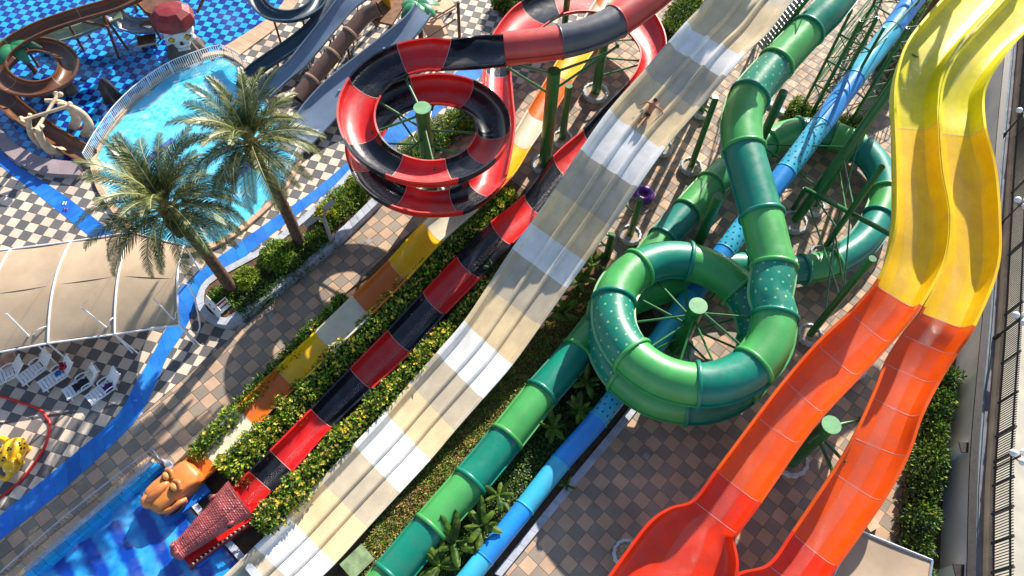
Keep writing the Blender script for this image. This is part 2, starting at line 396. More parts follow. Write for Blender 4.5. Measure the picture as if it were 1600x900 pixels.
SWIM = [(150,252),(172,210),(215,160),(270,115),(340,88),(378,104),(400,135),(440,195),(466,238),(448,285),(400,337),(335,382),(270,390),(215,360),(165,300)]
PLANTER = [(311,472),(330,440),(420,388),(500,322),(548,272),(600,318),(520,392),(410,480),(365,513),(330,505)]
def wallx(v): return 1402 + (850 - v) * .148
def tile_mesh(name, s, z, mat):
    q = MB(); h = s / 2; c = h - .012
    q.add([(-h,-h,-z),(h,-h,-z),(h,h,-z),(-h,h,-z),(-h,-h,-.01),(h,-h,-.01),(h,h,-.01),(-h,h,-.01),(-c,-c,0),(c,-c,0),(c,c,0),(-c,c,0)],
          [(0,1,5,4),(1,2,6,5),(2,3,7,6),(3,0,4,7),(4,5,9,8),(5,6,10,9),(6,7,11,10),(7,4,8,11),(8,9,10,11)])
    return q.mesh(name, mat, smooth=False)
def tiles(parent, size, ang, ok, keep, ma, mb, ztop, gap, name='paving_tile', off=(0, 0), th=.035):
    ca, sa = math.cos(ang), math.sin(ang); ex = Vector((ca, sa, 0)); ey = Vector((-sa, ca, 0)); full = []; q = MB()
    n = int(75 / size)
    for i in range(-n, n):
        for j in range(-n, n):
            c = ex * ((i + .5) * size + off[0]) + ey * ((j + .5) * size + off[1])
            if c.y < -2 or c.y > 75: continue
            u, v = pix((c.x, c.y, 0))
            if not (-260 < u < 1860 and -200 < v < 1150): continue
            if not ok(u, v): continue
            h = (size - gap) / 2; k = (i + j) % 2
            cs = [c + ex * sx * h + ey * sy * h for sx, sy in ((-1,-1),(1,-1),(1,1),(-1,1))]
            if keep:
                d = [side(p) * keep for p in cs]
                if max(d) < .02: continue
                if min(d) < .02:
                    o = []
                    for a in range(4):
                        p0, p1, d0, d1 = cs[a], cs[(a+1) % 4], d[a], d[(a+1) % 4]
                        if d0 >= .02: o.append(p0)
                        if (d0 - .02) * (d1 - .02) < 0: o.append(p0.lerp(p1, (.02 - d0) / (d1 - d0)))
                    if len(o) > 2:
                        m_ = len(o); zj = ztop
                        q.add([(p.x,p.y,zj) for p in o] + [(p.x,p.y,zj-th) for p in o], [tuple(range(m_))] + [(a, m_+a, m_+(a+1)%m_, (a+1)%m_) for a in range(m_)], k)
                    continue
            full.append((c, k, u, v))
    inn = [f for f in full if 8 < f[2] < 1592 and 8 < f[3] < 892]
    inn.sort(key=lambda f: -f[3]); best = set(id(f) for f in inn[:300])
    mes = [tile_mesh(name, size - gap, th, mm) for mm in (ma, mb)]
    h = (size - gap) / 2
    for f in full:
        c, k, u, v = f; dz = random.uniform(-.004, .0)
        if id(f) in best: inst(mes[k], name, parent, (c.x, c.y, ztop + dz), (0, 0, ang))
        else:
            cc = h - .012
            top = [c + ex * sx * cc + ey * sy * cc for sx, sy in ((-1,-1),(1,-1),(1,1),(-1,1))]; bot = [c + ex * sx * h + ey * sy * h for sx, sy in ((-1,-1),(1,-1),(1,1),(-1,1))]
            q.add([(p.x,p.y,ztop+dz) for p in top] + [(p.x,p.y,ztop+dz-.015) for p in bot], [(0,1,2,3)] + [(a, 4+a, 4+(a+1)%4, (a+1)%4) for a in range(4)], k)
    o = q.build(name + '_field', [ma, mb], parent, smooth=False); o['kind'] = 'stuff'
far = lambda s: [A0 + (A1-A0).normalized()*-60, A0 + (A1-A0).normalized()*90, A0 + (A1-A0).normalized()*90 + LN*s*90, A0 + (A1-A0).normalized()*-60 + LN*s*90]
b = MB(); b.prism(far(-1), -.25, 0); walkway = struct(b.build('walkway', MT['grout'], smooth=False))
b = MB(); b.prism(far(1), -.25, .004); terrace = struct(b.build('terrace', MT['grout'], smooth=False))
tiles(walkway, .606, R(49.5), lambda u, v: not inpoly((u, v), BED) and not inpoly((u, v), PLUNGE) and u < wallx(v) + 5 and not inpoly((u, v), PLANTER), -1, MT['brown_lt'], MT['brown_dk'], .03, .012)
tiles(terrace, .56, R(-13.5), lambda u, v: not inpoly((u, v), KIDS) and not inpoly((u, v), SWIM) and not inpoly((u, v), PLANTER), 1, MT['white_t'], MT['grey_t'], .034, .008)

def ribbon(name, a, c, z0, z1, mat, parent=None, piece=None, h=0.0, gap=.012, sub=1, join=False, piecename=None):
    """blocks between two pixel polylines; each block its own part"""
    pa, pc = smoothpath(px(a, h), 8), smoothpath(px(c, h), 8)
    def at(pts, s):
        L = [0]
        for i in range(1, len(pts)): L.append(L[-1] + (pts[i]-pts[i-1]).length)
        d = s * L[-1]
        for i in range(1, len(pts)):
            if L[i] >= d - 1e-9:
                return pts[i-1].lerp(pts[i], (d - L[i-1]) / max(1e-9, L[i]-L[i-1]))
        return pts[-1]
    ln = sum((pa[i+1]-pa[i]).length for i in range(len(pa)-1)); n = max(1, round(ln / piece)); out = []
    g = gap / ln / 2; mb = MB() if join else None
    for i in range(n):
        s0, s1 = i / n + g, (i + 1) / n - g
        poly = [at(pa, s0), at(pa, (s0+s1)/2), at(pa, s1), at(pc, s1), at(pc, (s0+s1)/2), at(pc, s0)]
        q = mb if join else MB(); zz = z1 + random.uniform(-.006, .0)
        q.prism(poly, z0, zz)
        if not join: out.append(q.build(piecename or name, mat, parent, smooth=False))
    if join: out = [mb.build(name, mat, parent, smooth=False)]
    return out
def sheet(q, poly, z):
    q.prism(poly, z - .01, z); n = len(poly); k = len(q.f) - n; q.f = q.f[:k]; q.m = q.m[:k]
# blue painted lanes (tile slabs painted blue)
b = MB(); b.prism(px([(0,806),(90,732),(180,653),(214,599),(243,600),(207,664),(100,765),(0,845)]), -.2, .008); bp = struct(b.build('path', MT['blue_paint'], smooth=False))
ribbon('paint_slab', [(-40,842),(0,806),(90,732),(180,653),(212,600),(240,552),(257,519),(277,478),(290,443),(400,361),(488,300),(540,257),(640,175),(740,90),(830,10)], [(-40,882),(0,845),(100,765),(207,664),(243,602),(262,558),(284,525),(305,484),(322,458),(402,386),(507,304),(566,262),(662,195),(762,110),(852,30)], 0, .046, MT['blue_paint'], bp, .62)
b = MB(); b.prism(px([(10,267),(23,255),(163,353),(143,372)]), -.2, .008); bp2 = struct(b.build('path', MT['blue_paint'], smooth=False))
ribbon('paint_slab', [(-30,230),(10,267),(53,300),(143,372),(200,420)], [(-10,222),(23,255),(97,303),(163,353),(225,400)], 0, .045, MT['blue_paint'], bp2, .62)

# ---------------------------------------------------------------- splash pool for children
b = MB(); b.prism(px(KIDS), -.2, .02); kp = struct(b.build('splash_pool_floor', MT['pool_dk'], smooth=False))
tiles(kp, .46, R(-10), lambda u, v: inpoly((u, v), KIDS), 0, MT['pool_lt'], MT['pool_dk'], .055, .006, 'pool_tile')
b = MB(); sheet(b, px(KIDS), .085); tag(b.build('splash_pool_water', MT['splash'], smooth=False), 'shallow clear water over the blue checked splash pool floor', 'water'); bpy.data.objects['splash_pool_water']['kind'] = 'structure'
lw = thing('low_wall', 'low curved mauve wall around the edge of the checked splash pool', 'wall', G(30, 240))
ribbon('wall_block', [(-70,160),(-8,190),(24,227),(70,252),(130,260)], [(-80,180),(-20,208),(14,246),(64,274),(128,280)], 0, .38, M('mauve_render', srgb(150, 134, 138), .8, .15, 1, .2, 30), lw, 1.0)
le = thing('pool_edging', 'tan stone edging between the splash pool and the dark flumes', 'edging', G(390, 55))
ribbon('edging_stone', [(345,76),(362,68),(425,26),(450,-6)], [(372,90),(388,78),(438,40),(468,2)], 0, .12, MT['cope'], le, .5)
# ---------------------------------------------------------------- swimming pool
b = MB(); b.prism(px(SWIM), -.2, .03); sf = struct(b.build('swimming_pool_floor', MT['cyan_floor'], smooth=False))
ribbon('lane_line', [(350,282),(420,230)], [(358,290),(427,238)], .03, .036, MT['deep_line'], sf, 5)
ribbon('lane_line', [(210,262),(268,215)], [(218,270),(275,222)], .03, .036, MT['deep_line'], sf, 5)
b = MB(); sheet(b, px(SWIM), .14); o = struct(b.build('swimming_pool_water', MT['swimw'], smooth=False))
cp = thing('pool_coping', 'sand coloured stone coping around the turquoise swimming pool', 'coping', G(300, 385))
cen = Vector((0, 0, 0))
for p in px(SWIM): cen += p
cen /= len(SWIM)
def offs(l, d):
    P_ = px(l); o = []
    for i in range(len(P_)):
        a, c = P_[i-1], P_[(i+1) % len(P_)]; n = Vector(((c-a).y, -(c-a).x, 0)).normalized()
        if n.dot(P_[i] - cen) < 0: n = -n
        o.append(pix(P_[i] + n * d))
    return o
ring = SWIM + [SWIM[0]]; ro = offs(SWIM, .3); ro.append(ro[0])
ribbon('coping_stone', ring, ro, 0, .2, MT['cope'], cp, .6)
# ---------------------------------------------------------------- plunge pool, bottom left
b = MB(); b.prism(px(PLUNGE), -.2, .04); pf = struct(b.build('plunge_pool_floor', MT['stripes'], smooth=False))
b = MB(); sheet(b, px(PLUNGE), .3); struct(b.build('plunge_pool_water', MT['plungew'], smooth=False))
pc = thing('pool_border', 'bright blue tiled border along the striped plunge pool beside the metal railing', 'pool border', G(150, 820))
ribbon('rim_tile', [(250,726),(61,888),(-70,1000)], [(258,733),(70,897),(-62,1010)], 0, .42, MT['pool_lt'], pc, .5)
pw = thing('pool_parapet', 'brown stone parapet between the striped pool and the metal railing', 'parapet', G(130, 820))
ribbon('parapet_block', [(238,716),(48,876),(-85,990)], [(250,725),(60,887),(-71,999)], 0, .4, MT['cope'], pw, .9)
pe = thing('pool_edge', 'pale concrete edge of the plunge pool between the two slide heads', 'pool edge', G(340, 840))
ribbon('edge_block', [(255,720),(300,790),(378,880),(440,960)], [(268,722),(313,790),(390,875),(452,955)], 0, .34, MT['kerb'], pe, .6)
b = MB(); b.prism(px(BED), -.2, .05); bed = struct(b.build('planting_bed', MT['soil'], smooth=False))
kb = thing('kerb', 'white kerb along the blue tube at the edge of the walkway', 'kerb', G(880, 775))
ribbon('kerb_stone', [(772,897),(875,770),(982,640),(1030,570)], [(783,902),(886,776),(993,645),(1040,576)], 0, .16, MT['kerb'], kb, .8)
# ---------------------------------------------------------------- slides
def sect_flush(rows): pass
def edge_rows(rows):
    """(R px, L px, h, colour) -> [(L, R, colour)]"""
    return [(G(*l, h), G(*r, h), c) for r, l, h, c in rows]
def trough(root, rows, depth, mats, prof='u', lip=.09, k=5, film=True, seam=True, rim=None, name='flume_section', wallup=0.0, filmw=.34, thick=.05):
    P_ = [tuple(a) + tuple(c) for a, c, _ in rows]; n = len(rows)
    seams = []
    fr = []      # all frames
    for i in range(n - 1):
        for j in range(k): fr.append((catmull(P_, i, j / k), i, j))
    fr.append((list(P_[-1]), n - 1, 0))
    F = []
    cen = [(Vector(q[:3]) + Vector(q[3:6])) / 2 for q, _, _ in fr]
    for a, (q, i, j) in enumerate(fr):
        L, Rr = Vector(q[:3]), Vector(q[3:6]); s = (Rr - L); wd = s.length; s /= wd
        t = (cen[min(a+1, len(cen)-1)] - cen[max(a-1, 0)]).normalized()
        u = s.cross(t); u = u if u.z > 0 else -u; u.normalize()
        F.append((cen[a], s, u, wd / 2, i, j))
    if prof == 'u':
        inn = [(-math.cos(math.pi * a / 14), -depth * math.sin(math.pi * a / 14) ** .8) for a in range(15)]
    elif prof == 'flat':
        inn = [(-1, 0), (-.97, -.45*depth), (-.92, -.75*depth), (-.82, -.93*depth), (-.6, -depth), (-.3, -1.02*depth), (0, -1.02*depth), (.3, -1.02*depth), (.6, -depth), (.82, -.93*depth), (.92, -.75*depth), (.97, -.45*depth), (1, 0)]
    elif prof == 'lanes':
        inn = [(-1, 0), (-.93, -.05), (-.84, -depth*.92), (-.8, -depth)]
        for c0 in (-.275, .275):
            inn += [(c0-.085, -depth), (c0-.06, -depth+.16), (c0-.025, -depth+.2), (c0+.025, -depth+.2), (c0+.06, -depth+.16), (c0+.085, -depth)]
        inn += [(.8, -depth), (.84, -depth*.92), (.93, -.05), (1, 0)]
    def loop(fm):
        c, s, u, hw, _, _ = fm; l2 = lip / hw
        pts = [(-1 - l2, -.1), (-1 - l2, 0)] + inn + [(1 + l2, 0), (1 + l2, -.1)]
        m_ = len(inn); ou = []
        for a in range(m_ - 1, -1, -1):
            x, y = inn[a]; sgn = thick / hw
            ou.append((x * (1 + sgn), min(y - thick, -.1)))
        return [c + s * (x * hw) + u * y for x, y in pts + ou]
    start = [i for i in range(n) if rows[i][2]]
    for a, i0 in enumerate(start):
        i1 = start[a + 1] if a + 1 < len(start) else n - 1
        if i1 <= i0: continue
        seg = [f for f in F if (f[4] > i0 or (f[4] == i0)) and (f[4] < i1 or (f[4] == i1 and f[5] == 0))]
        q = MB(); lps = [loop(f) for f in seg]; q.grid([l[::-1] for l in lps], True)
        m_ = len(inn)
        for e_, rv_ in ((lps[0], 1), (lps[-1], -1)):
            A_ = e_[2:2+m_]; B_ = e_[4+m_:][::-1]
            q.add(A_ + B_, [((i, i+1, m_+i+1, m_+i) if rv_ > 0 else (m_+i, m_+i+1, i+1, i)) for i in range(m_-1)])
        mt = mats[rows[i0][2]]
        ob = q.build(name, [mt] if not rim else [mt, rim], root, smooth=18 if prof == 'lanes' else 'auto')
        if rim:
            K = len(lps[0]); idx = []
            for f in q.f:
                js = [v % K for v in f] if max(f) < K * len(lps) else [99]
                js2 = [K - 1 - z for z in js]
                idx.append(1 if all(z <= 2 or z >= len(inn) + 1 for z in js2) and len(f) == 4 else 0)
            ob.data.polygons.foreach_set('material_index', idx)
        if seam and i1 < n - 1:
            f = seg[-1]; q = MB()
            t = (f[2].cross(f[1])).normalized(); rows_ = []
            for dt in (-.012, .012):
                rows_.append([f[0] + t * dt + f[1] * (x * f[3] * .992) + f[2] * (y + .008) for x, y in inn])
            q.grid(rows_[::-1]); q.f = [tuple(z) for z in q.f]
            q.build('joint_seam', MT['seam'], root)
    if film:
        q = MB(); rows_ = []
        sub = [p for p in inn if abs(p[0]) <= filmw]
        if prof == 'lanes': sub = []
        if sub:
            for f in F: rows_.append([f[0] + f[1] * (x * f[3]) + f[2] * (y + .014 + .006 * math.sin(f[0].y * 9 + x * 7)) for x, y in sub])
            q.grid([r[::-1] for r in rows_]); ob = q.build('water_film', MT['film'], root)
            if sum(p_.normal.z for p_ in ob.data.polygons) < 0: ob.data.flip_normals()
    return F
def crows(rows):
    """(u, v, h, width_m, colour) centre line -> L/R rows"""
    c = [G(u, v, h) for u, v, h, w_, cc in rows]; o = []
    for i, (u, v, h, w_, cc) in enumerate(rows):
        t = c[min(i+1, len(c)-1)] - c[max(i-1, 0)]; t.z = 0; t.normalize(); l = Vector((-t.y, t.x, 0))
        o.append((c[i] + l * w_ / 2, c[i] - l * w_ / 2, cc))
    return o
def tuber(root, rows, mats, flange=0.0, seg=24, k=5, lips=True, name='tube_section', openend=False, collar=None, fw_=.16):
    """rows: (point, radius, colour)"""
    P_ = [tuple(p) + (r,) for p, r, _ in rows]; n = len(rows); fr = []
    for i in range(n - 1):
        for j in range(k): fr.append((catmull(P_, i, j / k), i, j))
    fr.append((list(P_[-1]), n - 1, 0))
    cen = [Vector(q[:3]) for q, _, _ in fr]; L = 0; F = []
    for a, (q, i, j) in enumerate(fr):
        if a: L += (cen[a] - cen[a-1]).length
        t = (cen[min(a+1, len(cen)-1)] - cen[max(a-1, 0)]).normalized()
        s = t.cross(Vector((0, 0, 1))).normalized(); u = s.cross(t)
        F.append((cen[a], s, u, t, q[3], i, j, L))
    def ringpts(f, r, dt=0.0): return [f[0] + f[3] * dt + (f[1] * math.cos(2*math.pi*g/seg) + f[2] * math.sin(2*math.pi*g/seg)) * r for g in range(seg)]
    start = [i for i in range(n) if rows[i][2]]
    for a, i0 in enumerate(start):
        i1 = start[a + 1] if a + 1 < len(start) else n - 1
        if i1 <= i0: continue
        S = [f for f in F if f[5] >= i0 and (f[5] < i1 or (f[5] == i1 and f[6] == 0))]
        q = MB(); uv = []
        rr = [ringpts(f, f[4]) + [ringpts(f, f[4])[0]] for f in S]
        q.grid(rr); L0 = S[0][7]
        for f in S: uv += [(g / seg, f[7] - L0) for g in range(seg + 1)]
        if a == 0 or a == len(start) - 1:         # thickness at the open ends
            ins = [ringpts(f, f[4] - .05) for f in S]; q.grid([x[::-1] for x in ins], True); uv += [(.2, .2)] * (seg * len(S))
            e = S[0] if a == 0 else S[-1]; o_ = ringpts(e, e[4]); i_ = ringpts(e, e[4] - .05)
            q.grid([o_, i_] if a == 0 else [i_, o_], True); uv += [(.2, .2)] * (2 * seg)
        if lips:
            for sg in (-1, 1):
                for f0, f1 in zip(S[:-1], S[1:]):
                    vs = []
                    for f in (f0, f1):
                        for x, y in ((.98, -.035), (1 + .09 / f[4], -.035), (1 + .09 / f[4], .035), (.98, .035)): vs.append(f[0] + f[1] * (sg * x * f[4]) + f[2] * y)
                    q.add(vs, [(0,1,5,4),(1,2,6,5),(2,3,7,6)]); uv += [(.2, .2)] * 8
        q.uv = uv; ob = q.build(name, mats[rows[i0][2]], root)
        if flange and i1 < n - 1:
            f = S[-1]; q = MB(); r = f[4]
            prof = [(-fw_/2, -.03), (-fw_/2, flange * .8), (-fw_/4, flange), (fw_/4, flange), (fw_/2, flange * .8), (fw_/2, -.03)]
            q.grid([ringpts(f, r + y, x) for x, y in prof], True)
            q.build('joint_flange', collar or mats[rows[i0][2]], root)
    return F
def prow(u, v, h, wpx, c):
    p = G(u, v, h); return (p, wpx / 2 * mpp(p), c)

# -- red and black flume
rb = thing('water_slide', 'red and black flume that coils round a green pole and ends in a crocodile head', 'water slide', G(700, 330))
Mrb = {'r': MT['red'], 'k': MT['black'], 'fr': MT['f_red'], 'fk': MT['f_black']}
rows = [prow(1075,-60,8.7,56,'fr'), prow(1040,-28,8.6,56,None), prow(1005,2,8.45,55,None), prow(962,34,8.3,53,'fk'), prow(920,54,8.2,52,None), prow(875,66,8.1,52,'fr'), prow(830,72,8.0,52,None), prow(788,76,7.9,52,None)]
tuber(rb, rows, Mrb, flange=.05, lips=True, fw_=.08)
RCX, RCY, RO, RI, RA0, RH0, RDR = -4.571, 24.747, 4.068, 2.442, 1.333, 7.26, 2.292
rows = edge_rows([((787,55),(787,98),7.75,'k'), ((745,57),(745,101),7.3,None)])
bt = [(0.0,'r'),(.108,'k'),(.228,'r'),(.372,'k'),(.483,'r'),(.614,'k'),(.70,'r'),(.79,'k'),(.955,'r'),(1.09,'k'),(1.23,'r'),(1.36,'k'),(1.48,'r'),(1.62,'k'),(1.70,'r')]
for i, (t_, c_) in enumerate(bt):
    t1 = bt[i+1][0] if i + 1 < len(bt) else 1.80
    for s_ in range(3):
        tt = t_ + (t1 - t_) * s_ / 3; a = RA0 + 2 * math.pi * tt; z = RH0 - RDR * tt; bank = .42 if tt < 1.6 else .2
        rows.append((Vector((RCX + RI*math.cos(a), RCY + RI*math.sin(a), z)), Vector((RCX + (RO-.05)*math.cos(a), RCY + (RO-.05)*math.sin(a), z + bank)), c_ if s_ == 0 else None))
rest = [((803,200),(757,195),3.15,None), ((800,152),(756,150),3.08,None), ((797,110),(757,105),3.0,'k'), ((803,80),(763,70),2.95,'r'), ((832,52),(787,30),2.85,None), ((858,32),(815,3),2.8,'k'), ((880,20),(865,-22),2.7,'r'), ((912,15),(915,-32),2.6,None), ((945,20),(965,-22),2.5,'k'), ((975,40),(1010,5),2.4,'r'), ((1000,72),(1037,48),2.3,None), ((1000,98),(1038,90),2.2,None), ((985,125),(1018,140),2.1,'k'), ((950,162),(985,185),2.0,None),
 ((912,203),(945,232),1.9,'r'), ((865,245),(898,280),1.75,'k'), ((820,305),(850,332),1.6,'r'), ((768,348),(800,378),1.5,'k'), ((715,402),(752,430),1.35,'r'), ((662,458),(695,488),1.25,'k'), ((607,517),(642,547),1.15,'r'), ((548,577),(580,605),1.05,'k'), ((487,640),(517,665),.95,'r'), ((423,705),(455,735),.9,'k'), ((390,738),(422,766),.85,'r'), ((352,775),(385,805),.8,None)]
rows += edge_rows(rest)
trough(rb, rows, .62, Mrb, 'u')

# -- yellow, orange and ivory flume
yo = thing('water_slide', 'narrow yellow, orange and ivory flume running under the red coil to the giant face', 'water slide', G(560, 470))
rows = edge_rows([((955,-40),(990,-22),2.6,'o'), ((932,0),(966,14),2.55,'w'), ((905,42),(938,60),2.45,'y'), ((865,107),(898,120),2.3,'o'), ((826,172),(858,184),2.15,'w'), ((800,215),(828,228),2.05,'y'), ((768,258),(798,275),1.9,'o'), ((715,303),(745,325),1.75,'w'), ((663,347),(690,374),1.6,'y'), ((608,408),(635,434),1.45,'o'), ((552,463),(579,490),1.3,'w'), ((493,520),(520,547),1.15,'y'), ((432,577),(460,604),1.05,'o'), ((370,637),(398,664),.95,'w'), ((310,702),(338,728),.9,'o'), ((285,724),(313,750),.85,None)])
trough(yo, rows, .5, {'o': MT['s_orange'], 'w': MT['s_white'], 'y': MT['s_yellow']}, 'u', film=False)

# -- white racing slide with three lanes
wh = thing('water_slide', 'wide three lane racing slide in white, cream and grey bands', 'water slide', G(760, 560))
W = [(1170,-75,98,40,10.1,'g'),(1130,-30,98,38,9.6,'c'),(1102,7,96,40,9.1,None),(1075,35,88,45,8.7,'w'),(1047,67,84,50,8.2,'g'),(1010,110,80,56,7.3,'c'),(955,172,82,56,6.5,'w'),(910,235,83,55,5.65,'g'),(870,297,82,54,4.5,'c'),(832,350,80,57,3.5,'w'),(803,390,80,58,2.75,'g'),(765,448,77,58,2.05,'c'),(728,503,70,64,1.55,'w'),(685,553,67,67,1.2,'g'),(643,600,65,70,.95,'c'),(604,645,66,70,.8,'w'),(555,697,67,70,.68,'g'),(503,752,68,70,.6,'c'),(450,808,70,70,.56,'w'),(400,857,70,68,.54,'g'),(350,905,70,66,.52,None)]
trough(wh, edge_rows([((u,v),(u+a,v+c_),h,cc) for u,v,a,c_,h,cc in W]), .42, {'w': MT['w_white'], 'c': MT['w_cream'], 'g': MT['w_grey']}, 'lanes', lip=.12, film=False, seam=False)

# -- green tube
gt = thing('water_slide', 'green and teal closed tube slide coiled twice round a green pole', 'water slide', G(1050, 600))
Mg = {'lg': MT['lg'], 'tl': MT['tl'], 'td': MT['td'], 'dg': MT['dg'], 'dt': MT['dt']}
rows = [prow(1365,-75,7.6,46,'tl'), prow(1301,8,7.1,50,None), prow(1262,48,6.7,51,'lg'), prow(1213,100,6.3,54,'td'), prow(1172,150,6.0,58,'lg'), prow(1159,192,5.8,60,None), prow(1162,234,5.6,62,'tl'), prow(1176,287,5.4,63,None), prow(1190,337,5.2,64,'lg'), prow(1202,388,5.0,65,None), prow(1209,418,4.9,66,'td')]
GX, GY, GR, GH, GD = 8.061, 15.96, 3.46, 4.69, 2.1
bt = [(.0,None),(.05,'lg'),(.17,'tl'),(.29,'lg'),(.43,'td'),(.57,'lg'),(.68,'tl'),(.80,'lg'),(.93,'td'),(1.05,'lg'),(1.17,'tl'),(1.29,'lg'),(1.43,'td'),(1.57,'lg')]
for i, (t_, c_) in enumerate(bt):
    t1 = bt[i+1][0] if i + 1 < len(bt) else 1.70
    for s_ in range(2):
        tt = t_ + (t1 - t_) * s_ / 2; a = .225 - 2 * math.pi * tt
        rows.append((Vector((GX + GR*math.cos(a), GY + GR*math.sin(a), GH - GD*tt)), .93, c_ if s_ == 0 else None))
rows += [prow(1105,424,1.22,52,'tl'), prow(1165,417,1.2,46,'lg'), prow(1212,423,1.2,44,'dt'), prow(1255,421,1.2,44,'dg'), prow(1300,410,1.2,44,'dt'), prow(1345,381,1.2,44,None), prow(1373,340,1.2,44,'lg'), prow(1384,300,1.2,44,'dt'), prow(1372,262,1.18,44,None), prow(1345,233,1.16,44,'lg'), prow(1300,212,1.22,44,'tl'), prow(1247,206,1.2,44,'lg'), prow(1200,222,1.18,44,'dg'), prow(1155,250,1.16,43,None), prow(1112,288,1.12,43,'lg'), prow(1073,330,1.1,43,'dt'), prow(1036,374,1.05,44,'lg'), prow(970,460,1.0,46,None), prow(903,549,.96,49,'tl'), prow(847,614,.94,51,'lg'), prow(792,683,.92,52,'tl'), prow(735,752,.9,53,'lg'), prow(673,824,.88,54,'tl'), prow(610,900,.86,55,'lg'), prow(560,960,.86,55,None)]
tuber(gt, rows, Mg, flange=.13)
# -- blue tube
bt_ = thing('water_slide', 'straight blue and cyan tube slide passing below the green coil', 'water slide', G(900, 690))
rows = [prow(1480,-75,5.2,34,'bl'), prow(1426,0,4.6,33,None), prow(1393,47,4.2,32,'cy'), prow(1335,123,3.7,32,'bl'), prow(1282,196,3.3,33,'cd'), prow(1228,268,2.8,33,'bl'), prow(1180,330,2.3,33,'cd'), prow(1133,392,1.8,33,'bl'), prow(1080,462,1.35,33,'cy'), prow(1020,545,1.05,33,'bl'), prow(985,590,.95,33,'cd'), prow(934,656,.85,33,'bl'), prow(876,722,.78,33,'cy'), prow(820,793,.74,33,'bl'), prow(757,872,.7,33,'cy'), prow(722,915,.7,33,None)]
tuber(bt_, rows, {'bl': MT['bl'], 'cy': MT['cy'], 'cd': MT['cd']}, flange=.03, fw_=.06, lips=False)
# -- yellow and orange double flume
of = thing('water_slide', 'twin yellow and orange flume with flared red ends at the right', 'water slide', G(1250, 720))
Mo = {'l': MT['lemon'], 'a': MT['amber'], 'o': MT['orange'], 's': MT['scarlet']}
LA = [((1530,-60),(1605,-45),10.9,'l'),((1452,25),(1520,42),10.3,None),((1418,72),(1490,80),10.0,None),((1403,125),(1470,122),9.6,None),((1401,165),(1465,160),9.3,None),((1402,185),(1465,190),9.1,'a'),((1405,267),(1470,262),8.5,None),((1404,343),(1482,335),7.9,None),((1393,393),(1474,405),7.3,None),((1375,437),(1437,475),6.8,'o'),((1335,484),(1393,530),6.1,'o'),((1283,533),(1345,582),5.5,'o'),((1233,590),(1290,640),4.9,'o'),((1188,648),(1250,690),4.4,'o'),((1123,735),(1186,783),3.6,'s'),((1086,783),(1150,832),3.1,'s'),((1050,795),(1145,846),2.95,None),((1018,817),(1150,882),2.8,None),((980,866),(1140,925),2.5,None),((935,930),(1105,985),2.2,None)]
LB = [((1612,-45),(1690,-20),10.9,'l'),((1528,46),(1600,50),10.3,None),((1498,84),(1565,90),10.0,None),((1478,126),(1543,125),9.6,None),((1472,163),(1535,155),9.3,None),((1472,193),(1538,200),9.1,'a'),((1477,264),(1553,258),8.5,None),((1489,337),(1560,335),7.9,None),((1481,408),(1557,417),7.3,None),((1447,480),(1520,508),6.7,'o'),((1417,520),(1492,552),6.1,'o'),((1390,562),(1465,595),5.6,'o'),((1369,614),(1438,648),5.2,'o'),((1339,680),(1416,711),4.7,'o'),((1307,735),(1377,781),4.1,'o'),((1242,832),(1305,883),3.2,'s'),((1205,883),(1270,930),2.8,'s'),((1160,897),(1250,960),2.6,None),((1110,925),(1230,1010),2.3,None)]
for LX in (LA, LB): trough(of, edge_rows(LX), .8, Mo, 'flat', lip=.12, rim=None, filmw=.3)
# ---------------------------------------------------------------- steel supports
def pot(root, c, r=.62):
    q = MB(); wob = lambda g, z: 1 + .035 * math.cos(14 * g)
    q.lathe([(r*.86,.0),(r*.98,.12),(r,.3),(r*.97,.42),(r*.8,.45),(r*.76,.34),(0.02,.33)], c, 28, wob=wob, cap=False)
    o = q.build('footing', MT['pot'], root)
    q = MB(); q.lathe([(r*.77,.345),(r*.4,.37),(.02,.36)], c, 16, cap=False); q.build('gravel_fill', MT['gravel'], o, origin=parent_loc(o))
def column(label, base, top=None, h=None, r=.2, potr=.62, cap=False, lean=None, group='green steel columns under the slides'):
    c = G(*base)
    if h > 10: h = 9.2
    root = thing('support_column', label, 'column', c, group)
    q = MB(); tp = c + Vector((0, 0, h)) + (Vector(lean) if lean else Vector((0,0,0)))
    q.tube([c, c.lerp(tp, .5), tp], [r*1.06, r, r*.97], 16); q.build('post', MT['g_steel'], root)
    if potr: pot(root, c, potr)
    if cap:
        q = MB(); q.lathe([(r*1.15, 0), (r*1.15, .05), (.01, .055)], tp, 18, cap=False); q.build('cap', MT['g_cap'], root)
    return root, c, tp
def struts(root, segs, r=.055, name='strut'):
    for a, b_ in segs:
        q = MB(); q.tube([a, b_], r, 8); d = (Vector(b_) - Vector(a)).normalized() * .06
        q.tube([Vector(a), Vector(a) + d], r * 1.7, 8); q.tube([Vector(b_) - d, Vector(b_)], r * 1.7, 8)
        q.build(name, MT['g_steel'], root)
# centre pole of the red coil
root, c, tp = column('green capped pole standing inside the red and black coil', pix((RCX-.1, RCY-.1, 0)), h=7.0, r=.36, potr=.9, cap=True)
sg = []
for k in range(13):
    t_ = .1 + 1.5 * k / 13; a = RA0 + 2 * math.pi * t_ + .1; z = RH0 - RDR * t_
    e = Vector((RCX + (RI+.25)*math.cos(a), RCY + (RI+.25)*math.sin(a), z - .42)); zz = min(6.7, z - (1.1 if k % 2 else -.05))
    d = Vector((math.cos(a), math.sin(a), 0)); sg.append((Vector((c.x, c.y, zz)) + d * .3, e))
struts(root, sg, .06)
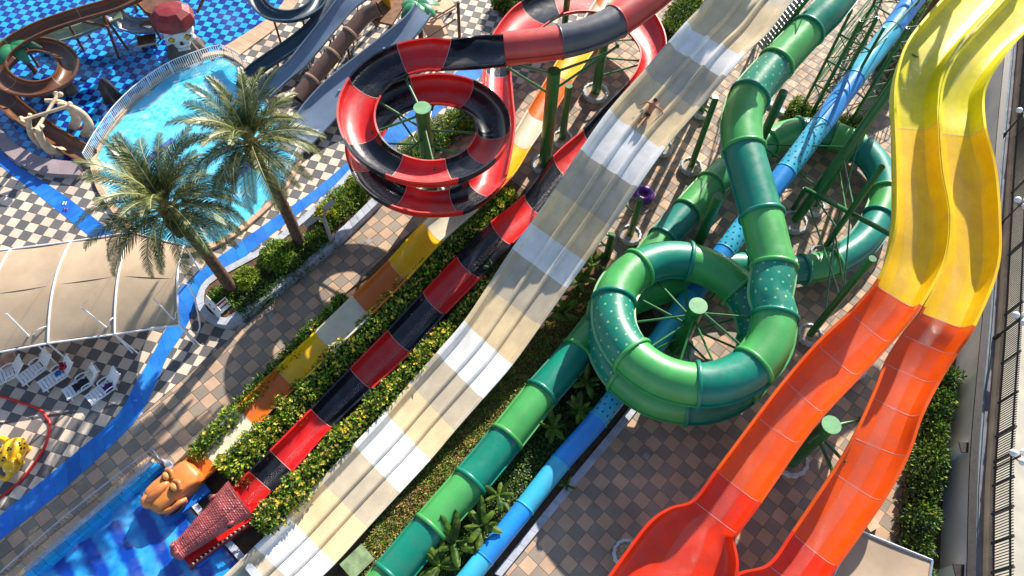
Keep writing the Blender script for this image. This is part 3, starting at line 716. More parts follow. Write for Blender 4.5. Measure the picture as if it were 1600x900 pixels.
# centre pole of the green coil
root, c, tp = column('green capped pole standing inside the green coil', pix((GX+.15, GY+.1, 0)), h=4.55, r=.36, potr=.9, cap=True)
sg = []
for k in range(16):
    t_ = .05 + 1.5 * k / 16; a = .225 - 2 * math.pi * t_; z = GH - GD * t_
    e = Vector((GX + (GR-.8)*math.cos(a), GY + (GR-.8)*math.sin(a), z - .2)); zz = min(4.35, z + (.1 if k % 2 else -.6))
    zz = max(.6, zz); d = Vector((math.cos(a), math.sin(a), 0)); sg.append((Vector((c.x, c.y, zz)) + d * .3, e))
struts(root, sg, .055)
# columns of the red tube
root, c, tp = column('tall green column under the red and black tube bend', (851,262), h=7.2, r=.34, potr=.75)
e1 = G(790, 104, 6.9); e2 = G(965, 72, 7.3); e3 = G(945, 85, 7.2)
struts(root, [(c + Vector((0,0,5.6)), e1), (c + Vector((0,0,7.0)), e1 + Vector((0,0,.25))), (c + Vector((0,0,5.9)), e2), (c + Vector((0,0,7.1)), e3)], .07)
root, c, tp = column('slimmer green column just behind the tall one under the red tube', (878,222), h=4.4, r=.2, potr=.6)
root, c, tp = column('green column in a round pot below the black tube section', (930,150), h=6.6, r=.27, potr=.8)
struts(root, [(c + Vector((0,0,5.6)), e2), (c + Vector((0,0,3.0)), G(1000,95,1.7)), (c + Vector((0,0,1.6)), G(1003,100,1.6)), (c + Vector((0,0,4.2)), G(990,62,2.0))], .06)
root, c, tp = column('green column with pot behind the red coil near the yellow flume', (880,60), h=6.5, r=.2, potr=.6)
# columns of the white racing slide and tower behind it
for lb, bs, h_, r_ in [('green post in a pot beside the cream band of the racing slide', (1078,265), 5.6, .17), ('green post with pot half hidden by the white band of the racing slide', (1033,236), 5.6, .2), ('green post with pot beyond the racing slide, nearest the tower stairs', (1094,178), 6.2, .2), ('green post in a pale pot near the purple ring', (983,372), 3.3, .17), ('green post without pot beside the grey band of the racing slide', (948,402), 2.0, .2)]:
    root, c, tp = column(lb, bs, h=h_, r=r_, potr=0 if 'without' in lb else .62)
    q = MB(); q.box(tp + Vector((-.05,.03,.03)), (.3,.3,.06)); q.build('saddle_plate', MT['g_steel'], root, smooth=False)
    e = tp + Vector((-1.6, .9, -.2)); struts(root, [(tp - Vector((0,0,1.2)), e), (tp - Vector((0,0,.15)), tp + Vector((-.9,.5,-.1)))], .05)
# columns under the green tube and ring
ringcols = []
for lb, bs, h_, r_, pr in [('thick green column between the lower green tube and the upper green tube', (1085,395), 4.9, .26, 0), ('thick green column behind the dotted upper green tube', (1172,256), 5.6, .24, 0), ('green column in a pot inside the green ring, nearer one of the pair', (1238,352), 10.1, .24, .75), ('green column in a pot inside the green ring, farther one of the pair', (1268,328), 10.2, .16, .62), ('slim green column in a pot at the rim of the green ring', (1278,402), 7.4, .15, .55), ('long green column in a round pot beside the orange flume', (1262,527), 7.2, .17, .62)]:
    root, c, tp = column(lb, bs, h=h_, r=r_, potr=pr, lean=(G(1430,85,9.2) - G(*bs) - Vector((0,0,9.2))) if h_ > 10 else None)
    ringcols.append((root, c, tp))
def on(cc, s): return cc[1].lerp(cc[2], s)
for a, b_, s0, s1 in [(2,3,.25,.3),(2,3,.5,.55),(2,3,.25,.55),(2,4,.2,.35),(2,4,.45,.6),(3,4,.3,.5),(3,4,.5,.3),(4,5,.3,.3),(4,5,.55,.6),(2,5,.15,.55),(4,5,.3,.62),(1,2,.3,.25),(1,2,.3,.5),(0,1,.3,.3)]:
    struts(ringcols[a][0], [(on(ringcols[a], s0), on(ringcols[b_], s1))], .045)
# orange flume pole
root, c, tp = column('green capped pole between the two orange flumes', (1232,722), h=4.8, r=.34, potr=.8, cap=True)
struts(root, [(c + Vector((0,0,4.4)), G(1262,690,3.9)), (c + Vector((0,0,4.5)), G(1345,655,4.2)), (c + Vector((0,0,3.6)), G(1320,722,3.5)), (c + Vector((0,0,3.4)), G(1302,738,3.3)), (c + Vector((0,0,4.3)), G(1290,640,4.1))], .075)
root, c, tp = column('pole in a white pot beside the flared red end', (978,868), h=1.9, r=.16, potr=.62)
root, c, tp = column('green column under the orange flume beyond the capped pole', (1330,580), h=4.2, r=.2, potr=.6)
for lb, bs, h_ in [('far green lattice post beside the blue tube, left of the pair', (1262,190), 7.4), ('far green lattice post beside the blue tube, right of the pair', (1318,210), 7.8)]:
    root, c, tp = column(lb, bs, h=h_, r=.11, potr=0)
    c2 = c + Vector((.9, .3, 0)); t2 = tp + Vector((.9, .3, 0)); q = MB(); q.tube([c2, t2], .11, 12); q.build('post', MT['g_steel'], root)
    sg = []
    for k in range(8):
        z = h_ * k / 8; z2 = h_ * (k + 1) / 8
        sg.append((c + Vector((0,0,z)), c2 + Vector((0,0,z2))) if k % 2 else (c2 + Vector((0,0,z)), c + Vector((0,0,z2))))
        sg.append((c + Vector((0,0,z2)), c2 + Vector((0,0,z2))))
    struts(root, sg, .035, 'lattice_bar')

# stair tower at the top
st = thing('stair_tower', 'green steel stair with open treads between the racing slide and green tube', 'stairs', G(1230, 90))
def stair(a, b_, n, wd):
    d = (b_ - a); s = Vector((-d.y, d.x, 0)).normalized() * wd / 2
    for sg in (-1, 1):
        q = MB(); q.bar(a + s * sg, b_ + s * sg, .06, .25); q.build('stringer', MT['g_steel'], st)
        q = MB(); q.tube([a + s * sg + Vector((0,0,1)), b_ + s * sg + Vector((0,0,1))], .035, 8)
        for k in range(6): p = a.lerp(b_, k / 5) + s * sg; q.tube([p, p + Vector((0,0,1))], .03, 8)
        q.build('handrail', MT['g_steel'], st)
    for k in range(n):
        p = a.lerp(b_, (k + .5) / n); q = MB(); q.box(p, (.28, wd, .05), Matrix.Rotation(math.atan2(d.y, d.x), 3, 'Z')); q.build('tread', MT['ltgrey'], st)
stair(G(1185, 70, 4.4), G(1262, -25, 8.0), 17, 1.3)
stair(G(1358, 175, .6), G(1452, 30, 3.3), 16, 1.1)
for bs in [(1178,118), (1212,92), (1232,55), (1200,30)]:
    c = G(*bs); q = MB(); q.tube([c, c + Vector((0,0,6.5))], .09, 10); q.build('tower_post', MT['g_steel'], st)
ps = [G(1178,118), G(1212,92), G(1232,55), G(1200,30)]
for k in range(4):
    for z in (1.5, 3.0, 4.5, 6.0):
        q = MB(); q.tube([ps[k] + Vector((0,0,z)), ps[(k+1)%4] + Vector((0,0,z+.0))], .045, 8); q.tube([ps[k] + Vector((0,0,z-1.4)), ps[(k+1)%4] + Vector((0,0,z))], .03, 8); q.build('brace', MT['g_steel'], st)
fr_ = thing('steel_truss', 'thin green truss of crossed bars between the green and blue tubes', 'truss', G(1300, 130))
ps = [G(1255,165), G(1298,190), G(1370,110), G(1325,80), G(1420,40), G(1375,5)]
for a, b_ in ((0,1),(1,2),(2,3),(3,0),(2,4),(4,5),(5,3)):
    for z in (1.8, 3.6, 5.4):
        q = MB(); q.tube([ps[a] + Vector((0,0,z)), ps[b_] + Vector((0,0,z))], .05, 8); q.build('chord', MT['g_steel'], fr_)
        q = MB(); q.tube([ps[a] + Vector((0,0,z-1.7)), ps[b_] + Vector((0,0,z))], .03, 8); q.tube([ps[b_] + Vector((0,0,z-1.7)), ps[a] + Vector((0,0,z))], .03, 8); q.build('diagonal', MT['g_steel'], fr_)
for p in ps:
    q = MB(); q.tube([p, p + Vector((0,0,7))], .085, 10); q.build('truss_post', MT['g_steel'], fr_)
# raking green beams behind the yellow flume
for lb, a, b_ in [('raking green beam below the yellow bend', (1258,295,2.0), (1408,375,5.5))]:
    A_, B_ = G(*a), G(*b_); t_ = thing('raking_beam', lb, 'beam', (A_.x, A_.y, 0), 'raking green beams')
    q = MB(); q.tube([A_, B_], .13, 12); q.tube([Vector((A_.x, A_.y, 0)), A_], .13, 12); q.build('beam', MT['g_steel'], t_)

# ---------------------------------------------------------------- right hand boundary
def lineh(l, h): return [G(u, v, h) for u, v in l]
WB = [(1462,960),(1466,850),(1472,740),(1482,640),(1500,480),(1522,250),(1545,60),(1560,-80)]
wl = thing('boundary_wall', 'tall pale rendered wall behind the hedge at the right', 'wall', G(1472, 740))
pb = smoothpath(px(WB), 3); hw = 2.3
for i in range(0, len(pb) - 1):
    a, b_ = pb[i], pb[i+1]; n = Vector((-(b_-a).y, (b_-a).x, 0)).normalized() * -.22
    q = MB(); q.prism([a, b_, b_ + n, a + n], 0, hw); q.build('wall_panel', MT['wall'], wl, smooth=False)
    q = MB(); q.prism([a - n*.25, b_ - n*.25, b_ + n*1.25, a + n*1.25], hw, hw + .07); q.build('coping', MT['iron'], wl, smooth=False)
def shift(l, d):
    P_ = px(l); o = []
    for i in range(len(P_)):
        t = P_[min(i+1, len(P_)-1)] - P_[max(i-1, 0)]; n = Vector((t.y, -t.x, 0)).normalized(); o.append(P_[i] + n * d)
    return o
def band(name, d0, d1, z0, z1, mat, label=None, cat=None):
    a, c = shift(WB, d0), shift(WB, d1); q = MB()
    for i in range(len(a) - 1): q.prism([a[i], a[i+1], c[i+1], c[i]], z0, z1)
    o = q.build(name, mat, smooth=False)
    return tag(o, label, cat) if label else struct(o)
band('gutter', .25, 1.62, -.2, .03, MT['teal_w'])
band('service_path', 1.58, 1.86, -.2, .1, M('grey_screed', srgb(110, 108, 116), .9, .2, 1.2, .3, 20))
FA = shift(WB, 1.8); fw_ = thing('plinth_wall', 'low cream wall carrying the iron fence along the road', 'wall', FA[2])
c_ = shift(WB, 2.08)
for i in range(len(FA) - 1):
    q = MB(); q.prism([FA[i], FA[i+1], c_[i+1], c_[i]], 0, .5); q.build('plinth_block', MT['cope'], fw_, smooth=False)
fe = thing('iron_fence', 'dark iron fence of upright bars along the road', 'fence', FA[2])
fp = smoothpath(shift(WB, 1.94), 10); q = MB(); q2 = MB(); acc = 0; L_ = 0; nx = 0; posts = 0
for i in range(len(fp) - 1):
    a, b_ = fp[i], fp[i+1]; d = (b_ - a).length
    while nx < L_ + d:
        p = a.lerp(b_, (nx - L_) / d); q.box((p.x, p.y, 1.22), (.035, .035, 1.5)); nx += .125
    L_ += d
o = q.build('bars', MT['iron'], fe, smooth=False); o['kind'] = 'stuff'
for z in (.62, 1.75):
    q = MB()
    for i in range(len(fp) - 1): q.bar(fp[i] + Vector((0,0,z)), fp[i+1] + Vector((0,0,z)), .06, .07)
    q.build('rail', MT['iron'], fe, smooth=False)
for i in range(0, len(fp), 4):
    q = MB(); p = fp[i]; q.box((p.x, p.y, 1.2), (.1, .1, 1.55)); q.build('fence_post', MT['iron'], fe, smooth=False)
band('road', 2.12, 60, -.2, .06, MT['asphalt'])
band('road_kerb', 2.06, 3.9, -.2, .14, M('road_shoulder', srgb(186, 180, 164), .9, .12, 1, .2, 40))
for lb, u, v in [('three globe street lamp nearest the bottom corner', 1545, 737), ('three globe street lamp beside the amber bend of the twin flume', 1552, 530), ('three globe street lamp beside the middle of the iron fence', 1558, 355), ('three globe street lamp farthest up the road', 1563, 218)]:
    c = G(u, v); t_ = thing('street_lamp', lb, 'street lamp', c, 'globe lamps along the iron fence')
    q = MB(); q.lathe([(.11,0),(.1,.5),(.05,.6),(.045,2.2),(.05,2.25)], c, 12); q.build('post', MT['iron'], t_)
    q = MB()
    for k in range(3):
        a = 2.1 * k + .6; e = c + Vector((.28*math.cos(a), .28*math.sin(a), 2.15)); q.tube([c + Vector((0,0,1.95)), e], .025, 6)
    q.build('bracket', MT['iron'], t_)
    for k in range(3):
        a = 2.1 * k + .6; e = c + Vector((.28*math.cos(a), .28*math.sin(a), 2.3)); q = MB(); q.ell(e, (.17,.17,.17)); q.build('globe', MT['globe'], t_)
hk = thing('kerb', 'white kerb in front of the hedge by the tall pale wall', 'kerb', G(1412, 800))
ribbon('kerb_stone', [(1396,905),(1403,850),(1424,712),(1440,600),(1455,480)], [(1406,905),(1413,850),(1434,712),(1450,600),(1465,480)], 0, .3, MT['kerb'], hk, .8)
q = MB(); q.prism(px([(1400,960),(1404,850),(1425,712),(1455,480),(1500,150),(1530,150),(1500,480),(1482,640),(1466,850),(1462,960)]), -.2, .2); struct(q.build('hedge_bed', MT['soil'], smooth=False))
for lb, u, v in [('short pale buttress on the tall wall above the hedge middle', 1474, 722), ('short pale buttress on the tall wall at the bottom edge', 1463, 905)]:
    c = G(u, v); t_ = thing('buttress', lb, 'buttress', c); q = MB(); q.box(c + Vector((-.1,0,1.0)), (.5, .42, 2.0)); q.build('pier', MT['wall'], t_, smooth=False)
    q = MB(); q.box(c + Vector((-.1,0,2.03)), (.54, .46, .06)); q.build('cap', MT['iron'], t_, smooth=False)
# beige canopy at the bottom right
cn = thing('canopy', 'flat beige fabric canopy with a dark edge bar at the bottom right', 'canopy', G(1390, 900))
cs = [G(1338,828,2.6), G(1456,876,2.5), G(1440,985,2.5), G(1270,960,2.6)]
q = MB(); rows_ = []
for i in range(9):
    r_ = []
    for j in range(9):
        a = cs[0].lerp(cs[1], j/8); b_ = cs[3].lerp(cs[2], j/8); p = a.lerp(b_, i/8); p = p - Vector((0,0,.12*math.sin(math.pi*i/8)*math.sin(math.pi*j/8))); r_.append(p)
    rows_.append(r_)
q.grid(rows_); q.build('fabric', MT['cloth'], cn)
for a, b_ in zip(cs, cs[1:] + cs[:1]):
    q = MB(); q.tube([a + Vector((0,0,.03)), b_ + Vector((0,0,.03))], .055, 8); q.build('edge_bar', MT['steel'], cn)
for p in cs:
    q = MB(); q.tube([Vector((p.x, p.y, 0)), p], .05, 8); q.build('pole', MT['steel'], cn)

# ---------------------------------------------------------------- vegetation helpers
def leaf(q, p, d, up, L, wd, mi, bend=.25):
    d = d.normalized(); s = d.cross(up)
    if s.length < 1e-3: s = d.cross(Vector((1,0,0)))
    s.normalize(); n = s.cross(d)
    a = p; b_ = p + d * L * .5 + n * L * .08; c = p + d * L - n * L * bend * .4
    q.add([a, b_ + s * wd / 2, c, b_ - s * wd / 2, b_ - n * wd * .18], [(0,1,4),(1,2,4),(2,3,4),(3,0,4)], mi)
def rv(): 
    while True:
        v = Vector((random.uniform(-1,1), random.uniform(-1,1), random.uniform(-1,1)))
        if .05 < v.length < 1: return v.normalized()
LM = [MT['leaf_a'], MT['leaf_b'], MT['leaf_c'], MT['petal'], MT['petal_b'], MT['dry']]
def hedge(label, line, hw_, ht, n, ls=.16, flowers=.02, mix=(.5,.3,.2), hpx=.9, cat='hedge', core=True, wvar=.3, dry=0.0, hstart=.0):
    pts = smoothpath([G(u, v, hpx) for u, v in line], 10); pts = [Vector((p.x, p.y, 0)) for p in pts]
    root = thing('hedge', label, cat, pts[len(pts)//2]); q = MB(); fl = MB(); N_ = len(pts)
    def shp(s):
        i = min(int(s * (N_-1)), N_-2); p = pts[i].lerp(pts[i+1], s*(N_-1)-i); t = (pts[i+1]-pts[i]).normalized()
        return p, t, Vector((-t.y, t.x, 0))
    for k in range(n):
        s = random.random(); p, t, sd = shp(s); nz = noise.noise(p * 1.3) * wvar; nz2 = noise.noise(p * 3.1 + Vector((5,2,1))) * .22
        if noise.noise(p * 2.1 + Vector((3,9,k % 3))) < -.3 and random.random() < .75: continue
        a = math.pi * random.random(); rr = (random.random() ** .4)
        wl_ = hw_ * (1 + nz + nz2); hl = ht * (1 + nz * .8 + nz2)
        pos = p + sd * (math.cos(a) * wl_ * rr) + Vector((0, 0, hstart + (hl - hstart) * math.sin(a) ** .8 * rr + .02)) + rv() * .05
        out = sd * math.cos(a) + Vector((0,0,1)) * math.sin(a)
        d = (out * .8 + rv() * .8 + Vector((0,0,.35))).normalized()
        x = random.random(); mi = 0 if x < mix[0] else (1 if x < mix[0]+mix[1] else 2)
        if random.random() < dry: mi = 5
        if rr > .8 and random.random() < flowers and a > .25 and a < 2.9:
            for z in range(5): leaf(fl, pos + out * .08, (rv() + out).normalized(), out, ls * .55, ls * .5, 3 if random.random() < .7 else 4)
        else: leaf(q, pos, d, out, ls * random.uniform(.7, 1.3), ls * random.uniform(.32, .5), mi)
    o = q.build('foliage', LM, root, smooth=False); o['kind'] = 'stuff'
    if fl.v: o = fl.build('flowers', LM, root, smooth=False); o['kind'] = 'stuff'
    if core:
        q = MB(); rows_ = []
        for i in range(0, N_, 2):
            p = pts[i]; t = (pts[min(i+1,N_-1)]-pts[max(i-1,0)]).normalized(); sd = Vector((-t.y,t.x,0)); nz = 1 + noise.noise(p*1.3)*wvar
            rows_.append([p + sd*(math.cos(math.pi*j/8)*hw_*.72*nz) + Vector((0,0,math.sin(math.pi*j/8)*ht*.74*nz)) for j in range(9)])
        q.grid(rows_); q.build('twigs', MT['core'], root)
    return root
def shrub(label, u, v, h0, r, n, ls=.13, mix=(.5,.2,.3), flowers=0, flat=.85, cat='shrub'):
    c = G(u, v, h0); c = Vector((c.x, c.y, 0)); root = thing('shrub', label, cat, c); q = MB(); fl = MB()
    for k in range(n):
        d = rv(); d.z = abs(d.z) if random.random() < .85 else d.z; rr = random.random() ** .35
        bump_ = 1 + .22 * noise.noise(d * 2.2 + c)
        pos = c + Vector((0,0,h0*.55)) + Vector((d.x*r, d.y*r, d.z*r*flat)) * rr * bump_
        if pos.z < .05: continue
        x = random.random(); mi = 0 if x < mix[0] else (1 if x < mix[0]+mix[1] else 2)
        if rr > .85 and random.random() < flowers:
            for z in range(5): leaf(fl, pos, (rv()+d).normalized(), d, ls*.6, ls*.5, 3)
        else: leaf(q, pos, (d + rv()*.8).normalized(), d, ls*random.uniform(.7,1.3), ls*random.uniform(.35,.55), mi)
    o = q.build('foliage', LM, root, smooth=False); o['kind'] = 'stuff'
    if fl.v: o = fl.build('flowers', LM, root, smooth=False); o['kind'] = 'stuff'
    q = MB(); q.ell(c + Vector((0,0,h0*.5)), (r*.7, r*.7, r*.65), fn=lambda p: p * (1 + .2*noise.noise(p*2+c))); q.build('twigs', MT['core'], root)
    return root
hedge('flowering hedge left of the narrow yellow and orange flume', [(297,712),(350,655),(420,583),(480,522),(535,462)], .36, 1.05, 6000, .22, .012, (.45,.3,.25))
hedge('yellow flowering hedge between the narrow yellow flume and the red black flume', [(350,738),(405,682),(470,617),(530,556),(590,500),(650,440),(705,388),(765,332),(800,300)], .8, 1.25, 22000, .22, .05, (.44,.26,.3), hpx=1.0, dry=.04)
hedge('yellow flowering hedge between the red black flume and the racing slide', [(400,822),(450,772),(500,716),(550,664),(600,614),(650,566),(690,524),(735,474),(768,438)], .58, 1.25, 14000, .22, .06, (.44,.26,.3), hpx=1.0, dry=.04)
hedge('dark loose hedge in front of the tall pale wall at the right', [(1428,905),(1440,800),(1452,720),(1464,640),(1474,590)], .6, 1.6, 11000, .2, 0, (.25,.65,.1), hpx=.8, wvar=.45)
# low cover between racing slide and green tube
q = MB(); GRS = [(540,900),(600,800),(660,728),(720,660),(790,580),(860,500),(900,450),(960,470),(900,540),(830,620),(760,705),(690,790),(620,870),(580,930)]
gp = px(GRS); cnt = 0
while cnt < 26000:
    u, v = random.uniform(530, 960), random.uniform(450, 930)
    if not inpoly((u, v), GRS): continue
    p = G(u, v); hz = .08 + .22 * max(0, noise.noise(p * 1.7) + .3); cnt += 1
    x = random.random(); mi = 5 if x < .42 + .3 * noise.noise(p * .8) else (0 if x < .75 else (1 if x < .9 else 2))
    leaf(q, p + Vector((0,0,.05 + hz * random.random())), (rv() + Vector((0,0,.6))), Vector((0,0,1)), random.uniform(.08,.2), random.uniform(.03,.06), mi)
o = q.build('ground_cover', LM, smooth=False); tag(o, 'dry green and brown ground cover beside the racing slide', 'ground cover', kind='stuff')
q = MB(); gp2 = [(640,900),(700,830),(770,745),(830,670),(900,590),(960,520),(1000,560),(960,620),(880,720),(800,820),(740,895),(700,950)]
cnt = 0
while cnt < 12000:
    u, v = random.uniform(640, 1000), random.uniform(500, 950)
    if not inpoly((u, v), gp2): continue
    p = G(u, v); cnt += 1; leaf(q, p + Vector((0,0,.05 + .3 * random.random())), rv() + Vector((0,0,.6)), Vector((0,0,1)), random.uniform(.08,.22), random.uniform(.04,.08), 1 if random.random() < .7 else 0)
o = q.build('ground_cover', LM, smooth=False); tag(o, 'dark green ground cover between the green and blue tubes', 'ground cover', kind='stuff')

# banana plants
def banana_mesh(L, wd, droop, fold):
    q = MB(); rows_ = []
    for i in range(11):
        s = i / 10; x = L * s * (1 - .15 * s * droop); z = L * (.55 * s - droop * .75 * s * s); ww = wd * (math.sin(math.pi * min(1, s * .92 + .08)) ** .6) * (1 if s < 1 else .05)
        r_ = []
        for j in range(7):
            y = (j - 3) / 3; rag = 1 - .1 * random.random() if abs(y) == 1 else 1
            r_.append(Vector((x + .05*random.uniform(-1,1)*(abs(y) == 1), y * ww * .5 * rag, z - abs(y) * ww * fold + .012 * math.sin(s * 40))))
        rows_.append(r_)
    q.grid([r[::-1] for r in rows_]); q.tube([(-.1,0,-.08),(L*.3,0,L*(.165-.07*droop)-.01),(L*.6,0,L*(.33-.27*droop)-.01)], [.03,.02,.01], 6, 0)
    return q.mesh('leaf', [MT['banana'], MT['rachis']])
BM = [banana_mesh(1.2, .4, .25, .3), banana_mesh(1.05, .36, .6, .2), banana_mesh(.9, .3, .0, .5), banana_mesh(1.2, .38, .8, .2)]
def banana(label, u, v, h, n, sc=1.0):
    c = G(u, v, h); c.z = 0; root = thing('banana_plant', label, 'banana plant', c, 'banana plants in the bed')
    q = MB(); q.tube([c, c + Vector((.04,.02,h*.5)), c + Vector((.02,.05,h))], [.09*sc,.075*sc,.05*sc], 10); q.build('stem', MT['banana'], root)
    a = random.uniform(0, 6)
    for k in range(n):
        a += 2.4 + random.uniform(-.3,.3)
        inst(BM[k % 4], 'leaf', root, (.02, .03, h * random.uniform(.75, 1)), (random.uniform(-.25,.25), random.uniform(-.5,.15), a), sc * random.uniform(.8, 1.1))
for a in [('bright banana plant in front of the lowest teal tube section', 707, 848, 1.0, 9, 1.15), ('banana plant overlapping the lower blue tube section', 752, 822, 1.1, 8, 1.0), ('small bright banana plant at the bottom edge by the teal tube', 685, 885, .9, 7, .95), ('banana plant beside the light green tube and blue tube', 778, 775, .8, 7, .75), ('large leaved dark plant left of the dotted cyan section', 905, 640, .9, 9, .85), ('dark banana plant below the coil edge next to the green tube', 915, 596, .9, 8, .85), ('dark banana plant right of the lower cyan tube', 862, 668, .8, 7, .8), ('dark leafy plant beside the grey band of the racing slide', 905, 440, .8, 8, .9), ('dark leafy plant nearer the racing slide tan band', 880, 488, .8, 8, .85), ('dark leafy plant between racing slide and green coil top', 925, 410, .8, 8, .8), ('small dark plant right of the lowest blue section', 885, 758, .4, 5, .4), ('small leafy plant at the head of the red black flume hedge', 772, 425, .9, 6, .7)]: banana(*a)
# ---------------------------------------------------------------- planter with palms
pl = thing('planter', 'long raised planter with pale block edging between path and walkway', 'planter', G(430, 450))
PO = [(311,472),(316,492),(330,507),(350,514),(368,512),(410,481),(465,438),(520,394),(560,357),(600,318)]
PI = [(322,468),(326,486),(337,498),(352,503),(363,501),(403,472),(458,429),(513,385),(553,348),(592,309)]
ribbon('edging_block', PO, PI, 0, .5, MT['kerb'], pl, .48, gap=.02)
ribbon('edging_block', [(311,474),(330,440),(420,388),(500,322),(550,270)], [(322,470),(337,446),(427,394),(507,328),(557,276)], 0, .42, MT['kerb'], pl, .8)
q = MB(); q.prism(px([(316,474),(334,443),(424,391),(504,325),(554,273),(596,314),(516,389),(406,476),(364,506),(333,500)]), 0, .36); q.build('soil', MT['soil'], pl, smooth=False)
def frond_mesh(L, e0, droop, n=34, wl=.5):
    q = MB(); pts = []; p = Vector((0,0,0)); a = e0; st = L / 16
    for i in range(17):
        pts.append(p.copy()); p = p + Vector((math.cos(a), 0, math.sin(a))) * st; a -= droop / 16 * (1 + .6 * i / 16)
    q.tube(pts, [.035 * (1 - .8 * i / 16) + .006 for i in range(17)], 5, 1)
    for i in range(n):
        s = .14 + .86 * (i + .5) / n; f = s * 16; k = min(int(f), 15); p = pts[k].lerp(pts[k+1], f - k); t = (pts[k+1] - pts[k]).normalized()
        up = Vector((-t.z, 0, t.x)); ll = wl * (math.sin(math.pi * min(1, .12 + s * .86)) ** .55) * random.uniform(.85, 1.1)
        for sg in (-1, 1):
            d = (t * (.75 + .5*s) + Vector((0, sg, 0)) * 1.0 + up * random.uniform(.05, .45)).normalized()
            dr = d.copy(); mid = p + d * ll * .55; d2 = (d + Vector((0,0,-.35))).normalized(); end = mid + d2 * ll * .45
            nrm = d.cross(t).normalized(); wv = t * .028
            q.add([p - wv, p + wv, mid + wv * .9, mid - wv * .9, end], [(0,1,2,3), (3,2,4)], 0 if random.random() < .75 else 2)
    return q.mesh('frond', [MT['palm'], MT['rachis'], MT['palm_b']], smooth=False)
FM = [frond_mesh(3.4, 1.25, .9, 46, .6), frond_mesh(3.8, .85, 1.35, 46, .6), frond_mesh(3.8, .5, 1.5, 46, .6), frond_mesh(3.6, .3, 1.3, 46, .58), frond_mesh(3.0, .05, 1.0, 40, .55)]
def palm(label, base, h, lean, sc=1.0, nf=46, boot=1.0):
    c = G(*base); root = thing('palm_tree', label, 'palm tree', c, 'date palms in the planter'); q = MB(); pr = []; tp = Vector((lean[0], lean[1], h))
    pts = []; rad = []
    for i in range(61):
        s = i / 60; pts.append(c + Vector((lean[0]*s*s, lean[1]*s*s, h*s))); rad.append((.3 - .06*s + .015*math.sin(i*2.1) + .05*max(0, .1-s)*10*.3))
    q.tube(pts, rad, 14); tr = q.build('trunk', MT['trunk'], root)
    q = MB()                                             # cut frond bases below the crown
    for k in range(int(150 * boot)):
        s = random.random(); a = k * 2.4; z = h - 1.25 * boot + 1.3 * boot * s; rr = .2 + .22 * math.sin(math.pi * min(1, s * .8 + .1))
        d = Vector((math.cos(a), math.sin(a), .9)); p = c + Vector((tp.x, tp.y, z)) + Vector((math.cos(a), math.sin(a), 0)) * rr * .7
        q.box(p, (.3, .11, .05), frame(d), 0, 1)
    q.build('frond_stubs', MT['boot'], root, smooth=False)
    for k in range(nf):
        s = k / nf; mi = min(4, int(s ** 1.35 * 5)); a = k * 2.39996 + random.uniform(-.2, .2)
        inst(FM[mi], 'frond', root, (tp.x + .12*math.cos(a), tp.y + .12*math.sin(a), h + .35 - .55 * s), (random.uniform(-.25,.25), random.uniform(-.15,.15), a), sc * random.uniform(.85, 1.1))
    return root
palm('date palm at the planter end beside the beige tent', (368,462), 7.1, (-.8,.1), 1.0, 56, 1.5)
palm('date palm between the round shrubs and the swimming pool, nearer the red coil', (472,388), 8.0, (-.45,.05), .94, 56, 1.3)
shrub('round lime green shrub beside the tent end palm', 384, 432, .9, .72, 3600, .13, (.4,.1,.5))
shrub('larger round green shrub between the two date palms', 432, 396, 1.0, .95, 5200, .14, (.55,.2,.25))
shrub('low dark shrub behind the two sign boards', 345, 462, .7, .7, 2600, .12, (.5,.4,.1))
hedge('low dark ground hedge along the planter edging', [(370,485),(420,445),(470,405),(515,368)], .55, .75, 6000, .13, 0, (.35,.6,.05), hpx=.6)
hedge('grey green rosemary strip between the palm and the lamp post', [(455,385),(480,372),(505,360)], .6, .85, 4000, .12, 0, (.3,.6,.1), hpx=.7)
hedge('light green bushes at the far end of the planter', [(500,345),(530,315),(560,288),(580,290)], .95, 1.15, 9000, .14, .002, (.55,.2,.25), hpx=.8)
shrub('yellow flowering bush beside the lamp post', 510, 322, 1.2, .62, 2600, .12, (.5,.2,.3), flowers=.3)
hedge('green shrubs with small yellow flowers seen through the red coil', [(625,255),(660,225),(700,195),(735,180)], .9, 1.1, 8000, .14, .012, (.5,.3,.2), hpx=.6)
hedge('leafy bushes at the top edge beside the red loop', [(780,10),(800,-5),(840,-30)], .8, 1.4, 4500, .18, 0, (.5,.35,.15), hpx=.6)
hedge('bushes in the bed below the far truss', [(1235,165),(1270,185),(1310,200),(1345,195)], .8, 1.1, 7000, .15, .004, (.4,.35,.25), hpx=.5)
hedge('bushes beside the far end of the blue tube', [(1385,100),(1420,60),(1445,20),(1470,-20)], 1.0, 1.4, 7000, .17, .004, (.4,.35,.25), hpx=.5)
hedge('bushes beyond the top of the racing slide', [(1040,60),(1065,25),(1085,-10)], 1.0, 1.5, 6000, .18, 0, (.4,.45,.15), hpx=.5)
kb2 = thing('kerb', 'white kerb of the far bed below the truss', 'kerb', G(1260, 205)); ribbon('kerb_stone', [(1190,150),(1240,185),(1300,218),(1350,232)], [(1186,157),(1236,192),(1296,226),(1348,240)], 0, .25, MT['kerb'], kb2, .9)
